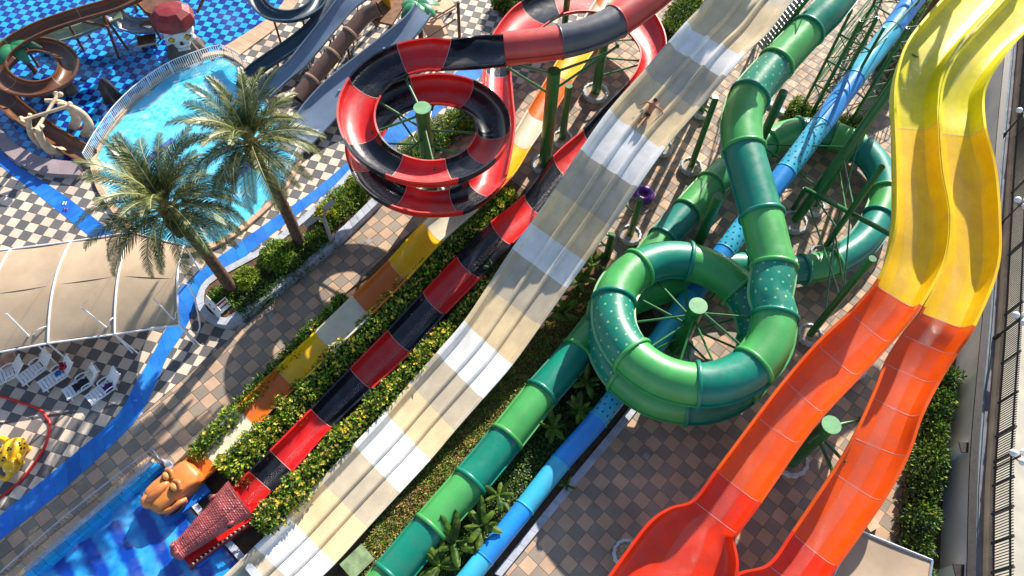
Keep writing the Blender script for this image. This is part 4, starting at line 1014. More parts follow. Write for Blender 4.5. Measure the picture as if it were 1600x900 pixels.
# two sign boards in the planter
for lb, a, b_, band_c in [('white notice board with dark symbols at the planter corner', (320,474), (343,498), None), ('white notice board with a red heading at the planter corner', (346,490), (362,476), 'r')]:
    A_, B_ = G(*a, .5), G(*b_, .5)
    t_ = thing('notice_board', lb, 'sign', (A_ + B_) / 2 - Vector((0,0,.1)), 'notice boards in the planter'); d = (B_ - A_); n = Vector((d.y, -d.x, 0)).normalized(); up = (Vector((0,0,1)) - n * .55).normalized() if n.y < 0 else (Vector((0,0,1)) + n * .55).normalized()
    n2 = d.normalized().cross(up); n2 = n2 if n2.z > 0 else -n2
    def pt(s, z, o_=0): return A_ + d * s + up * z + n2 * o_
    q = MB(); q.add([pt(0,0,-.02),pt(1,0,-.02),pt(1,.55,-.02),pt(0,.55,-.02),pt(0,0,.01),pt(1,0,.01),pt(1,.55,.01),pt(0,.55,.01)], [(0,1,2,3),(4,5,6,7),(0,1,5,4),(1,2,6,5),(2,3,7,6),(3,0,4,7)]); q.build('panel', MT['white_p'], t_, smooth=False)
    if band_c:
        q = MB(); q.add([pt(.06,.4,.014),pt(.94,.4,.014),pt(.94,.5,.014),pt(.06,.5,.014)], [(0,1,2,3)]); q.build('heading', MT['hose'], t_, smooth=False)
    q = MB()
    for x in (.25, .55) if not band_c else (.12,):
        q.add([pt(x,.2,.014),pt(x+(.12 if not band_c else .75),.2,.014),pt(x+(.12 if not band_c else .75),.28,.014),pt(x,.28,.014)], [(0,1,2,3)])
    q.build('symbol', MT['iron'], t_, smooth=False)
    q = MB()
    for x in (.15, .85): q.tube([pt(x,.3,-.03), Vector((pt(x,0).x, pt(x,0).y, .3))], .02, 6)
    q.build('leg', MT['iron'], t_)
# double headed lamp
c = G(521, 386); t_ = thing('lamp_post', 'grey square lamp post with two flat heads on the planter edge', 'lamp post', c)
q = MB(); q.box(c + Vector((0,0,1.25)), (.15,.15,2.5)); q.build('post', MT['ltgrey'], t_, smooth=False)
j = c + Vector((0,0,2.45))
for e1_, e2_ in (((493,341),(476,352)), ((507,327),(522,314))):
    a, b_ = G(*e1_, 2.6), G(*e2_, 2.55); q = MB(); q.bar(j, a, .1, .1); q.build('arm', MT['ltgrey'], t_, smooth=False)
    q = MB(); q.bar(a, b_, .3, .09); q.build('lamp_head', MT['ltgrey'], t_, smooth=False)

# ---------------------------------------------------------------- railings
def railing(label, line, h, hb=0.0, spacing=.12, post=1.4, mat=None, brad=.012, mid=False, n_line=10):
    mat = mat or MT['white_p']; pts = smoothpath([G(u, v, hb) for u, v in line], n_line); root = thing('railing', label, 'railing', pts[len(pts)//2])
    for z in ([h, .12] if not mid else [h, h*.55, .12]):
        q = MB(); q.tube([p + Vector((0,0,z)) for p in pts], .03 if z == h else .02, 8); q.build('rail', mat, root)
    q = MB(); L_ = 0; nx = 0; np_ = 0; q2 = []
    for i in range(len(pts) - 1):
        a, b_ = pts[i], pts[i+1]; d = (b_ - a).length
        while nx < L_ + d:
            p = a.lerp(b_, (nx - L_) / d); q.box(p + Vector((0,0,h/2+.06)), (brad*2, brad*2, h-.12)); nx += spacing
        while np_ < L_ + d:
            p = a.lerp(b_, (np_ - L_) / d); z = MB(); z.tube([p, p + Vector((0,0,h))], .03, 8); z.build('post', mat, root); np_ += post
        L_ += d
    o = q.build('balusters', mat, root, smooth=False); o['kind'] = 'stuff'; return root
railing('white curved railing between the splash pool and swimming pool', [(142,258),(160,226),(190,184),(230,146),(275,116),(330,95),(350,90)], 1.0, .0, .13, 1.6, brad=.015)
railing('short white railing at the corner of the swimming pool near the slides', [(352,88),(372,98),(392,112)], .9, 0, .2, .8)
railing('blue white railing where the steel slides meet the pool', [(448,292),(462,262),(478,236)], .9, 0, .16, .9)
railing('steel railing along the parapet of the striped plunge pool', [(-40,955),(30,893),(130,806),(250,712)], .95, .0, .16, 1.5, MT['steel'], brad=.011)
railing('steel railing end beside the giant face', [(250,712),(262,728)], .95, .0, .2, .6, MT['steel'])
q = MB(); t_ = thing('bench_rail', 'broad pale steel handrail beside the striped plunge pool', 'handrail', G(140, 815))
a, b_ = G(40, 892, .75), G(238, 722, .75); q.bar(a, b_, .22, .06); q.build('rail', MT['steel'], t_, smooth=False)
for k in range(6):
    p = a.lerp(b_, (k+.3)/6); q = MB(); q.tube([(p.x,p.y,0), p], .03, 8); q.build('leg', MT['steel'], t_)

# ---------------------------------------------------------------- tent
tn = thing('shade_tent', 'long beige fabric tent with white arched frames', 'tent', G(150, 500))
def tent_arch(ub, uf, hb, hf, rise, n=14):
    a, b_ = G(*ub, hb), G(*uf, hf); return [a.lerp(b_, i/n) + Vector((0,0,rise*math.sin(math.pi*i/n)**.9)) for i in range(n+1)]
AR = [((-130,405),(-90,560)), ((20,390),(-8,548)), ((112,378),(76,536)), ((206,364),(180,522)), ((287,392),(282,512))]
AR = [((-95,402),(-135,575)), ((18,390),(-28,556)), ((112,378),(76,537)), ((206,364),(180,523)), ((288,385),(281,508))]
arcs = [tent_arch(a, b_, 2.2, 1.95, .55) for a, b_ in AR]
for i in range(len(arcs) - 1):
    q = MB(); rows_ = []
    for s in range(7):
        x = s / 6; r_ = []
        for j in range(15):
            p = arcs[i][j].lerp(arcs[i+1][j], x); p = p - Vector((0,0,.05*math.sin(math.pi*x) - .03))
            if j == 14: p = p + (arcs[i][0] - arcs[i][14]).normalized() * .14 * math.sin(math.pi * x)
            r_.append(p)
        rows_.append(r_)
    q.grid(rows_); q.build('fabric_panel', MT['cloth'], tn)
for a in arcs:
    q = MB(); q.tube([p + Vector((0,0,.06)) for p in a], .05, 8); q.build('arch', MT['white_p'], tn)
    for e in (a[0], a[-1]):
        q = MB(); q.tube([(e.x, e.y, 0), e], .045, 8); q.build('leg', MT['white_p'], tn)
for k in (0, 14):
    q = MB(); q.tube([a[k] + Vector((0,0,.04)) for a in arcs], .045, 8); q.build('eave_bar', MT['white_p'], tn)
for i in range(len(arcs)-1):
    q = MB(); q.tube([arcs[i][7] + Vector((0,0,.0)), arcs[i+1][7] + Vector((0,0,.0))], .02, 8); q.build('ridge_seam', MT['cloth'], tn)
for b1, t1, ar in (((313,540),(240,467),4), ((217,553),(127,480),3), ((92,572),(10,490),2)):
    c = G(*b1); tp = G(*t1, 3.6); q = MB(); q.tube([c, tp], .04, 8); q.build('mast', MT['white_p'], tn)
    mid = c.lerp(tp, .55); e = arcs[ar][12]; q = MB(); q.tube(smoothpath([mid, mid.lerp(e, .5) + Vector((0,0,.2)), e], 5), .03, 8); q.build('stay', MT['white_p'], tn)
    q = MB(); q.tube([tp, arcs[ar][5] + Vector((0,0,.08))], .006, 6); q.build('guy_wire', MT['ltgrey'], tn)
e = arcs[4]; q = MB(); q.tube(smoothpath([e[8], e[8] + Vector((.7,-.2,.1)), G(312,505,.5), G(308,520)], 5), .04, 8); q.build('stay', MT['white_p'], tn)

# ---------------------------------------------------------------- sun loungers
def lounger(label, u, v, ang, back=.75):
    c = G(u, v); root = thing('sun_lounger', label, 'sun lounger', c, 'white plastic sun loungers', ang); r0 = Vector((0,0,0))
    def part(name, q, mat): 
        o = bpy.data.objects.new(name, q.mesh(name, mat, smooth='auto')); col.objects.link(o); o.parent = root; return o
    for k in range(7): q = MB(); q.box((-.75 + k*.16, 0, .34), (.13, .56, .03)); part('seat_slat', q, MT['white_p'])
    ca, sa = math.cos(back), math.sin(back)
    for k in range(6):
        q = MB(); d = .1 + k*.13; q.box((.32 + d*ca, 0, .36 + d*sa), (.105, .54 - .015*k, .03), Matrix.Rotation(-back, 3, 'Y')); part('back_slat', q, MT['white_p'])
    for s in (-1, 1):
        q = MB(); q.bar((-.85, s*.3, .32), (.35, s*.3, .32), .05, .09); q.bar((.3, s*.3, .33), (.32+.85*ca, s*.28, .36+.85*sa), .05, .07); part('side_rail', q, MT['white_p'])
        q = MB(); q.tube(smoothpath([(-.1,s*.31,.34),(-.05,s*.33,.56),(.25,s*.34,.6),(.45,s*.32,.5)], 4), .028, 8); part('armrest', q, MT['white_p'])
        for x in (-.7, .35): q = MB(); q.tube([(x, s*.28, 0), (x+.03, s*.29, .33)], [.03,.035], 8); part('leg', q, MT['white_p'])
    return root
lounger('white sun lounger at the left edge under the tent eave', 18, 590, R(38))
lounger('empty white sun lounger, second from the left edge', 62, 582, R(50))
lounger('white sun lounger with red and blue things on it', 95, 592, R(46))
lounger('white sun lounger with a dark towel and a cream towel', 133, 605, R(44))
lounger('white sun lounger with a purple towel next to the blue path', 168, 612, R(50))
def rag(name, label, cat, u, v, h, sx, sy, rz, mat, amp=.05):
    c = G(u, v, h); q = MB(); rows_ = []
    for i in range(9):
        rows_.append([Vector(((i/8-.5)*sx, (j/8-.5)*sy, amp*noise.noise(Vector((i*.55, j*.6, u)))*1.6 + .02 - .1*(abs(j/8-.5)*2)**4)) for j in range(9)])
    q.grid([r[::-1] for r in rows_]); ob = bpy.data.objects.new(name, q.mesh(name, mat)); col.objects.link(ob); ob.location = c; ob.rotation_euler = (0, 0, rz)
    tag(ob, label, cat)
rag('towel', 'dark towel heaped on the fourth lounger seat', 'towel', 126, 600, .42, .7, .5, R(44), cloth('dark_towel', srgb(34, 32, 44)), .12)
rag('towel', 'cream towel over the backrest of the fourth lounger', 'towel', 143, 580, .72, .6, .5, R(44), cloth('cream_towel', srgb(222, 204, 180)), .08)
rag('towel', 'purple towel on the lounger by the blue path', 'towel', 171, 602, .44, .6, .45, R(50), cloth('purple_towel', srgb(72, 34, 96)), .1)
rag('bag', 'red floral bag on the third lounger', 'bag', 99, 571, .6, .35, .35, .3, cloth('red_floral_cloth', srgb(176, 30, 44)), .2)
rag('towel', 'small blue cloth on the third lounger seat', 'towel', 90, 583, .42, .28, .25, .8, cloth('blue_cloth', srgb(30, 120, 190)), .14)
rag('towel', 'faded pink towel on the lounger at the left edge', 'towel', 10, 562, .5, .9, .6, R(38), cloth('pink_towel', srgb(190, 150, 132)), .06)

# red hose on the terrace
q = MB(); q.tube(smoothpath([G(-30,615,.1), G(0,619,.1), G(30,628,.1), G(62,640,.1), G(72,652,.1), G(78,663,.1), G(73,690,.1), G(60,715,.1), G(38,745,.1), G(22,760,.1), G(0,777,.1), G(-25,790,.1)], 6), .06, 10)
tag(q.build('pipe', MT['hose']), 'bent red pipe lying on the checked terrace round the yellow animal', 'pipe')
# yellow spotted animal
c = G(28, 722); t_ = thing('spotted_figure', 'yellow spotted elephant shaped play figure on the checked terrace', 'play figure', c)
q = MB(); q.ell(c + Vector((-.1,.25,.5)), (.5,.72,.5), 18, 12, rot=Matrix.Rotation(-.35,3,'Z')); bd = q.build('body', MT['yellow'], t_)
q = MB(); q.ell(c + Vector((.22,-.35,.62)), (.34,.36,.34), 16, 10); hd = q.build('head', MT['yellow'], t_)
q = MB(); q.tube(smoothpath([c + Vector((.25,-.6,.6)), c + Vector((.1,-.85,.4)), c + Vector((-.2,-.82,.35)), c + Vector((-.38,-.68,.55))], 5), [.15-.006*i for i in range(16)], 10); q.build('trunk', MT['yellow'], t_)
q = MB(); q.tube(smoothpath([c + Vector((-.45,.75,.55)), c + Vector((-.8,.85,.6)), c + Vector((-1.1,.8,.75))], 4), [.14]*8+[.1], 10); q.build('tail', MT['yellow'], t_)
for x, y in ((.56,-.05), (.1,-.1)):
    q = MB(); q.ell(c + Vector((x,y,.78)), (.07,.24,.26), 12, 8, rot=Matrix.Rotation(.5,3,'Z')); q.build('ear', MT['yellow'], t_)
for x, y in ((-.35,.6),(.25,.6),(-.3,-.05),(.2,-.05)):
    q = MB(); q.tube([c + Vector((x,y,0)), c + Vector((x,y,.4))], .14, 10); q.build('leg', MT['yellow'], t_)
Rm = Matrix.Rotation(-.35,3,'Z')
for k in range(34):
    d = rv(); d.z = abs(d.z); p = c + Vector((-.1,.25,.5)) + Rm @ Vector((d.x*.5, d.y*.72, d.z*.5)); n = (Rm @ Vector((d.x/.5, d.y/.72, d.z/.5))).normalized()
    q = MB(); q.ell(p, (.05,.05,.02), 8, 4, rot=frame(n) @ Matrix.Rotation(R(90),3,'Y')); q.build('spot', MT['dark'], bd, origin=parent_loc(bd))
for x, y in ((.1,-.62), (.36,-.6)):
    q = MB(); q.ell(c + Vector((x,y,.76)), (.05,.05,.05), 8, 6); q.build('eye', MT['white_p'], hd, origin=parent_loc(hd))
# ---------------------------------------------------------------- slide heads in the plunge pool
class Loc:
    """local frame: x forward, y left, z up at point c"""
    def __init__(s, c, x): s.c = Vector(c); s.x = Vector((x[0], x[1], 0)).normalized(); s.y = Vector((-s.x.y, s.x.x, 0)); s.R = Matrix((s.x, s.y, Vector((0,0,1)))).transposed()
    k = 1.0
    def __call__(s, x, y, z): return s.c + s.R @ (Vector((x, y, z)) * s.k)
def sq(p, e=.72): return Vector([math.copysign(abs(a) ** e, a) for a in p])
d0 = G(236, 778) - G(300, 730); F_ = Loc(G(276, 772), d0)
F_.k = .82
t_ = thing('giant_head', 'ochre giant head sculpture with bulging eyes at the end of the narrow flume', 'sculpture', F_.c)
def EL(q, c, r, rz=0, seg=18, rings=12, fn=None, mi=0): q.ell(F_(*c), tuple(z * F_.k for z in r), seg, rings, mi, rot=F_.R @ Matrix.Rotation(rz, 3, 'Z'), fn=fn)
q = MB(); EL(q, (-.1,-.05,.6), (1.5,.86,.78), 0, 40, 26, lambda p: sq(p,.5) * (1 + .05*noise.noise(p*2.2)) * (1 - .12*max(0,p.x)) ); hd = q.build('head', MT['skin_o'], t_)
q = MB(); EL(q, (.45,-.12,1.32), (.72,.27,.32), .05); EL(q, (1.15,-.15,1.02), (.33,.4,.36)); EL(q, (1.02,-.46,.98), (.24,.2,.22)); EL(q, (1.02,.18,.98), (.24,.2,.22)); q.build('nose', M('pink_ochre_paint', srgb(220, 128, 84), .35, .2, 2, coat=.3, c2=srgb(228, 140, 44)), t_)
for y in (-.48, .3):
    q = MB(); EL(q, (-.28,y,1.45), (.2,.25,.17)); e = q.build('eyelid', MT['eye_o'], t_)
    q = MB(); EL(q, (-.11,y,1.44), (.07,.18,.045)); q.build('eye_slit', MT['dark'], e, origin=parent_loc(e))
    q = MB(); q.tube(smoothpath([F_(-.45,y-.3,1.42), F_(-.58,y,1.56), F_(-.45,y+.3,1.42)], 5), .1, 10); q.build('brow', MT['skin_o'], t_)
q = MB(); q.tube(smoothpath([F_(1.12,.1,.72), F_(.95,.62,.82), F_(.45,.95,.92), F_(0,.98,1.0), F_(-.3,.96,.8)], 6), .12, 10); q.build('upper_lip', MT['skin_o'], t_)
q = MB(); q.tube(smoothpath([F_(.95,.75,.45), F_(.5,.98,.42), F_(.05,1.0,.45), F_(-.25,.97,.7)], 6), .1, 10); q.build('lower_lip', MT['lip'], t_)
q = MB(); EL(q, (.33,.9,.7), (.55,.22,.26)); q.build('mouth', MT['lip'], t_); q = MB(); EL(q, (.36,1.04,.7), (.38,.12,.13)); q.build('mouth_opening', MT['dark'], t_)
q = MB(); q.box(F_(-.15,.55,.2), (2.1,1.2,.42), F_.R); q.build('base', MT['blue_base'], t_, smooth=False)
# crocodile
d0 = G(282, 860) - G(372, 792); F_ = Loc(G(345, 822), d0); XB, XT = -1.35, 2.0
t_ = thing('crocodile_head', 'maroon scaly crocodile head with open jaws at the end of the red flume', 'sculpture', F_.c)
q = MB(); rows_ = []
for i in range(201):
    s = i / 200; x = XB + (XT - XB) * s; wd = .96 - .66 * s ** .9 + .08 * math.exp(-((s-.93)/.06)**2)
    if s > .94: wd *= math.sqrt(max(0.02, 1 - ((s-.94)/.06)**2))
    top = 1.55 - .6 * s + .08 * math.exp(-((s-.92)/.05)**2) + .08*math.exp(-((s-.25)/.1)**2); r_ = []
    for j in range(97):
        a = math.pi * j / 96; cs, sn = math.cos(a), math.sin(a) ** .75
        rw = int(s * 38); ph = (j / 96 * 18 + .5 * (rw % 2)) % 1; fs = (s * 38) % 1
        sc = (.026 + .022*noise.noise(Vector((rw*1.7, int(j/96*18)*1.3, 1)))) * (math.sin(math.pi * fs) * math.sin(math.pi * ph)) ** .5 * (1 if .03 < s < .94 else .2) - .03 * math.exp(-((abs(cs) - .42)/.05)**2)
        r_.append(F_(x, cs * (wd + sc), top - .42 + (.42 + sc - .12*s) * sn))
    rows_.append(r_)
q.grid(rows_); q.build('upper_jaw', MT['croc'], t_)
q = MB(); rows_ = []
for i in range(41):
    s = i / 40; x = XB + (XT - .25 - XB) * s; wd = .95 - .5 * s ** .8
    rows_.append([F_(x, wd * y + .28*s, .62 - .25*s + (.12 if abs(y) > .8 else 0)) for y in (1,.8,.4,0,-.4,-.8,-1)] )
q.grid(rows_[::-1]); q.build('tongue', MT['red'], t_)
q = MB(); rows_ = []
for i in range(41):
    s = i / 40; x = XB + (XT - .2 - XB) * s; wd = 1.0 - .5 * s ** .8; z = .72 - .3*s
    rows_.append([F_(x, wd*y + .28*s, zz) for y, zz in ((1,z),(1.1,z-.05),(1.08,z-.4),(.9,z-.55),(-.9,z-.55),(-1.08,z-.4),(-1.1,z-.05),(-1,z))])
q.grid(rows_[::-1]); q.build('lower_jaw', MT['maroon'], t_)
for s in (-1, 1):
    for k in range(13):
        f = .18 + .8*k/13; x = XB + (XT-.2-XB)*f; wd = 1.0 - .5*f**.8
        q = MB(); q.lathe([(.05,0),(.03,.09),(.004,.17)], F_(x, s*wd*.98 + .28*f, .72-.3*f), 8); q.build('tooth', MT['bone'], t_)
    q = MB(); EL(q, (-.5, s*.72, 1.33), (.17,.09,.11)); e = q.build('eyelid', MT['croc'], t_)
    q = MB(); EL(q, (-.45, s*.8, 1.34), (.13,.09,.1)); q.build('eye', MT['dark'], e, origin=parent_loc(e))
    q = MB(); EL(q, (1.75, s*.18, 1.02), (.12,.09,.1)); q.build('nostril', MT['croc'], t_)
q = MB(); q.box(F_(.1,.55,.12), (2.9,.7,.3), F_.R); q.build('base', MT['blue_base'], t_, smooth=False)

# ---------------------------------------------------------------- small things on the walkway
for lb, u, v in [('small square metal drain cover in the shade of the coil', 1010, 713), ('small pale drain cover on the sunny walkway by the lamp post', 576, 377), ('small grey drain cover near the lamp shadow', 423, 493)]:
    c = G(u, v, .03); q = MB(); rot = Matrix.Rotation(R(49.5), 3, 'Z'); q.box(c + Vector((0,0,.006)), (.3,.3,.012), rot); t_ = q.build('drain_cover', MT['ltgrey'], smooth=False); tag(t_, lb, 'drain cover', 'square drain covers')
c = G(1004, 308); t_ = MB(); t_.tube([c + Vector((.42*math.cos(a*math.pi/12), .42*math.sin(a*math.pi/12), .22)) for a in range(25)], .22, 14, cap=False); tag(t_.build('swim_ring', MT['purple']), 'purple inflatable ring on the ground near the green post', 'swim ring')
c = G(1358, 821, .03); q = MB(); q.box(c + Vector((0,0,.12)), (.5,.42,.24), Matrix.Rotation(.5,3,'Z')); q.box(c + Vector((0,0,.26)), (.56,.48,.05), Matrix.Rotation(.5,3,'Z')); tag(q.build('utility_box', MT['cope'], smooth=False), 'small cream utility box by the corner of the beige canopy', 'box')
c = G(560, 880); q = MB(); Rz = Matrix.Rotation(R(48),3,'Z'); q.box(c + Vector((0,0,.15)), (1.1,.8,.3), Rz); q.box(c + Vector((0,0,.32)), (1.16,.86,.05), Rz); tag(q.build('valve_box', M('mossy_concrete', srgb(128, 148, 108), .9, .3, 2.5, .4, 20), smooth=False), 'mossy square valve box beside the lower end of the racing slide', 'valve box')
for lb, u, v, c_ in [('pink sandal left on the blue path', 102, 328, MT['purple']), ('white sandals left on the blue path', 101, 318, MT['white_p'])]:
    c = G(u, v, .05); t_ = thing('sandals', lb, 'sandals', c)
    for k in (-1, 1):
        q = MB(); q.ell(c + Vector((k*.07,0,.02)), (.05,.13,.025), 12, 6); s_ = q.build('sole', c_, t_)
        q = MB(); q.tube(smoothpath([c + Vector((k*.07-.05,.04,.03)), c + Vector((k*.07,.05,.08)), c + Vector((k*.07+.05,.04,.03))], 4), .012, 6); q.build('strap', c_, s_, origin=parent_loc(s_))

# ---------------------------------------------------------------- person on the racing slide
pc_ = G(1013, 180, 6.45); dn = (G(955,228,5.7) - G(1050,110,7.0)); dn.normalize(); ly = Vector((-dn.y, dn.x, 0)).normalized(); nz_ = dn.cross(ly); nz_ = nz_ if nz_.z > 0 else -nz_
def pl_(x, y, z): return pc_ + (dn * x + ly * y + nz_ * z) * .84
def skin(name, J, E_, mat, parent, sub=2):
    me = bpy.data.meshes.new(name); keys = list(J); o_ = parent_loc(parent)
    me.from_pydata([pl_(*J[k][:3]) - o_ for k in keys], [(keys.index(a), keys.index(b_)) for a, b_ in E_], [])
    ob = bpy.data.objects.new(name, me); col.objects.link(ob); ob.parent = parent
    md = ob.modifiers.new('s', 'SKIN'); md.use_smooth_shade = True
    for i, k in enumerate(keys): me.skin_vertices[0].data[i].radius = (J[k][3], J[k][3] * (J[k][4] if len(J[k]) > 4 else 1)); me.skin_vertices[0].data[i].use_root = (i == 0)
    ob.modifiers.new('u', 'SUBSURF').levels = sub; ob.modifiers['u'].render_levels = sub
    dg = bpy.context.evaluated_depsgraph_get(); m2 = bpy.data.meshes.new_from_object(ob.evaluated_get(dg)); ob.modifiers.clear(); ob.data = m2; m2.name = name
    m2.materials.clear(); m2.materials.append(mat); m2.polygons.foreach_set('use_smooth', [True]*len(m2.polygons)); return ob
pr_ = thing('person', 'person in dark swim trunks sitting with arms spread on the racing slide', 'person', pc_)
J = {'hip': (0,0,.14,.15), 'waist': (-.2,0,.24,.125), 'chest': (-.42,0,.4,.15), 'neck': (-.55,0,.53,.055), 'head': (-.6,0,.66,.085), 'crown': (-.62,0,.76,.07)}
E_ = [('hip','waist'),('waist','chest'),('chest','neck'),('neck','head'),('head','crown')]
for s, n in ((1,'l'),(-1,'r')):
    J.update({n+'sh': (-.47,.2*s,.45,.06), n+'el': (-.5,.46*s,.34,.042), n+'wr': (-.36 - .1*s,.68*s,.2,.028), n+'pa': (-.33 - .1*s,.75*s,.16,.03), n+'th': (.12,.1*s,.13,.09), n+'kn': (.47,.12*s,.2,.06), n+'an': (.86,.12*s,.07,.04), n+'to': (.95,.14*s,.16,.035)})
    E_ += [('chest',n+'sh'),(n+'sh',n+'el'),(n+'el',n+'wr'),(n+'wr',n+'pa'),('hip',n+'th'),(n+'th',n+'kn'),(n+'kn',n+'an'),(n+'an',n+'to')]
    for k in range(5):
        J[n+'f%d' % k] = (-.33 - .1*s + (k-2)*.022, (.8 + .035 - .012*abs(k-2) - (.03 if k == 0 else 0))*s, .13, .009); E_.append((n+'pa', n+'f%d' % k))
skin('body', J, E_, MT['skin'], pr_)
skin('swim_trunks', {'a': (-.06,0,.18,.165), 'b': (.02,0,.14,.168), 'l': (.2,.11,.145,.1), 'r': (.2,-.11,.145,.1)}, [('a','b'),('b','l'),('b','r')], MT['trunks'], pr_)
q = MB(); q.ell(pl_(-.645,0,.72), (.1,.1,.11), 12, 8); q.build('hair', MT['hair'], pr_)

# ---------------------------------------------------------------- children's play area
sl1 = thing('water_slide', 'brown open flume coiling once in the splash pool', 'water slide', G(55, 120))
rows = crows([(215,-12,3.4,1.0,'b'),(175,5,3.3,1.0,None),(120,21,3.1,1.0,'b'),(60,42,2.9,1.0,None),(15,68,2.7,1.0,'b'),(-8,100,2.5,1.0,None),(12,128,2.3,1.0,'b'),(52,137,2.1,1.0,None),(92,124,1.95,1.0,'b'),(106,98,1.8,1.0,None),(90,76,1.65,1.0,'b'),(55,68,1.5,1.0,None),(18,84,1.35,1.0,'b'),(-6,118,1.2,1.0,None),(12,158,.95,1.0,'b'),(70,203,.6,1.0,None),(138,243,.45,1.0,None)])
trough(sl1, rows, .42, {'b': MT['brown_sl']}, 'u', film=False)
for u, v, h in ((100,27,2.5),(12,128,1.8),(100,112,1.4),(75,208,.2),(30,60,2.2)):
    p = G(u, v, h); q = MB(); q.tube([(p.x,p.y,0), p], .08, 10); q.build('leg', MT['wood'], sl1)
def small(label, rows, mat, depth=.35, legs=(), lm='wood', edge=False):
    t_ = thing('water_slide', label, 'water slide', G(*rows[len(rows)//2][0:2]) if not edge else G(*rows[len(rows)//2][0]))
    trough(t_, edge_rows(rows) if edge else crows(rows), depth, {'x': mat}, 'flat' if edge else 'u', film=False, seam=False)
    for u, v, h in legs:
        p = G(u, v, h); q = MB(); q.tube([(p.x,p.y,0), p], .07, 10); q.build('leg', MT[lm], t_)
small('dark slate flume curving at the top edge above the tiles', [(392,-25,3.2,.85,'x'),(402,2,3.0,.85,None),(425,20,2.8,.85,None),(460,22,2.6,.85,'x'),(492,6,2.4,.85,None),(505,-25,2.2,.85,None)], MT['slate'], .4, ((425,22,2.4),(470,20,2.2)))
small('dark slate flume running down to the corner of the swimming pool', [(525,-30,2.6,.95,'x'),(512,8,2.2,.95,None),(488,42,1.9,.95,'x'),(450,72,1.5,.95,None),(412,97,1.0,.95,'x'),(388,118,.6,.95,None),(382,135,.4,.95,None)], MT['slate'], .4, ((490,42,1.4),(430,88,.8)))
small('pale steel blue flume with an S bend beside the slate flume', [((560,-40),(610,-25),3.8,'x'),((526,0),(562,4),3.2,None),((505,28),(536,30),2.7,None),((476,64),(500,72),2.0,'x'),((448,98),(474,103),1.4,None),((425,112),(448,124),1.0,None),((400,130),(420,150),.6,None)], MT['steel_sl'], .3, ((515,35,2.2),(480,85,1.4)), 'steel', True)
small('wide steel blue family slide reaching the swimming pool', [((650,5),(672,20),3.4,'x'),((630,30),(652,48),3.1,None),((570,78),(600,105),2.2,None),((510,126),(545,158),1.4,'x'),((470,170),(505,203),.8,None),((438,222),(470,238),.5,None)], MT['steel_sl'], .35, ((600,75,2.3),(530,140,1.2)), 'steel', True)
bt2 = thing('water_slide', 'umber brown closed tube with tan collars between the steel blue slides', 'water slide', G(520, 110))
rows = [prow(592,14,3.0,24,'b'), prow(570,25,2.7,24,None), prow(547,52,2.3,24,'b'), prow(521,84,1.8,24,'b'), prow(488,124,1.2,24,'b'), prow(465,155,.8,24,None)]
tuber(bt2, rows, {'b': MT['brown_tu']}, .07, lips=False, collar=MT['tan_ring'])
for u, v, h in ((540,60,1.8),(505,105,1.1)):
    p = G(u, v, h); q = MB(); q.tube([(p.x,p.y,0), p], .07, 10); q.build('leg', MT['wood'], bt2)
small('pale green moulded flume behind the brown coil', [(185,18,2.0,1.0,'x'),(150,34,1.7,1.0,None),(115,48,1.2,1.0,None),(78,58,.7,1.0,None),(55,70,.4,1.0,None)], M('sage_fibreglass', srgb(126, 140, 112), .3, .2, 1.5, coat=.4), .35, ((130,40,1.0),))
small('silver grey flume below the timber frame', [(150,8,2.2,1.25,'x'),(175,18,2.0,1.25,None),(195,33,1.4,1.25,None),(215,38,1.1,1.25,None),(243,36,.9,1.25,None)], M('silver_fibreglass', srgb(120, 130, 148), .25, .12, 1.5, coat=.5), .4, ((205,40,.9),), 'steel')
# timber frame
t_ = thing('timber_frame', 'brown timber frame with crossed poles in the splash pool', 'frame', G(190, 90))
for a, b_ in (((152,10,2.9),(200,78,.0)), ((160,20,2.6),(186,92,.0)), ((105,28,2.6),(170,42,1.9)), ((205,-5,3.0),(238,30,1.7)), ((225,35,1.7),(258,44,1.3)), ((240,40,1.4),(252,62,0)), ((218,40,1.6),(262,24,1.8)), ((322,-10,2.4),(308,20,1.2))):
    q = MB(); q.tube([G(*a), G(*b_)], [.1,.08], 10); q.build('pole', MT['wood'], t_)
q = MB(); q.tube(smoothpath([G(330,15,.2),G(200,42,1.2),G(200,62,0)], 5), .04, 8); 
t2 = thing('slatted_seat', 'dark slatted seat standing in the splash pool', 'seat', G(234, 72)); Rz = Matrix.Rotation(R(20),3,'Z'); c = G(234, 72)
for k in range(4): q = MB(); q.box(c + Rz @ Vector((0,-.36+.24*k,.5)), (1.1,.2,.05), Rz); q.build('slat', MT['wood'], t2, smooth=False)
for x, y in ((-.5,-.4),(.5,-.4),(.5,.4),(-.5,.4)): q = MB(); p = c + Rz @ Vector((x,y,0)); q.tube([p, p + Vector((0,0,.5))], .04, 8); q.build('leg', MT['bone'], t2)
q = MB(); q.box(c + Rz @ Vector((0,-.5,.5)), (1.16,.06,.1), Rz); q.build('front_rail', MT['bone'], t2, smooth=False)
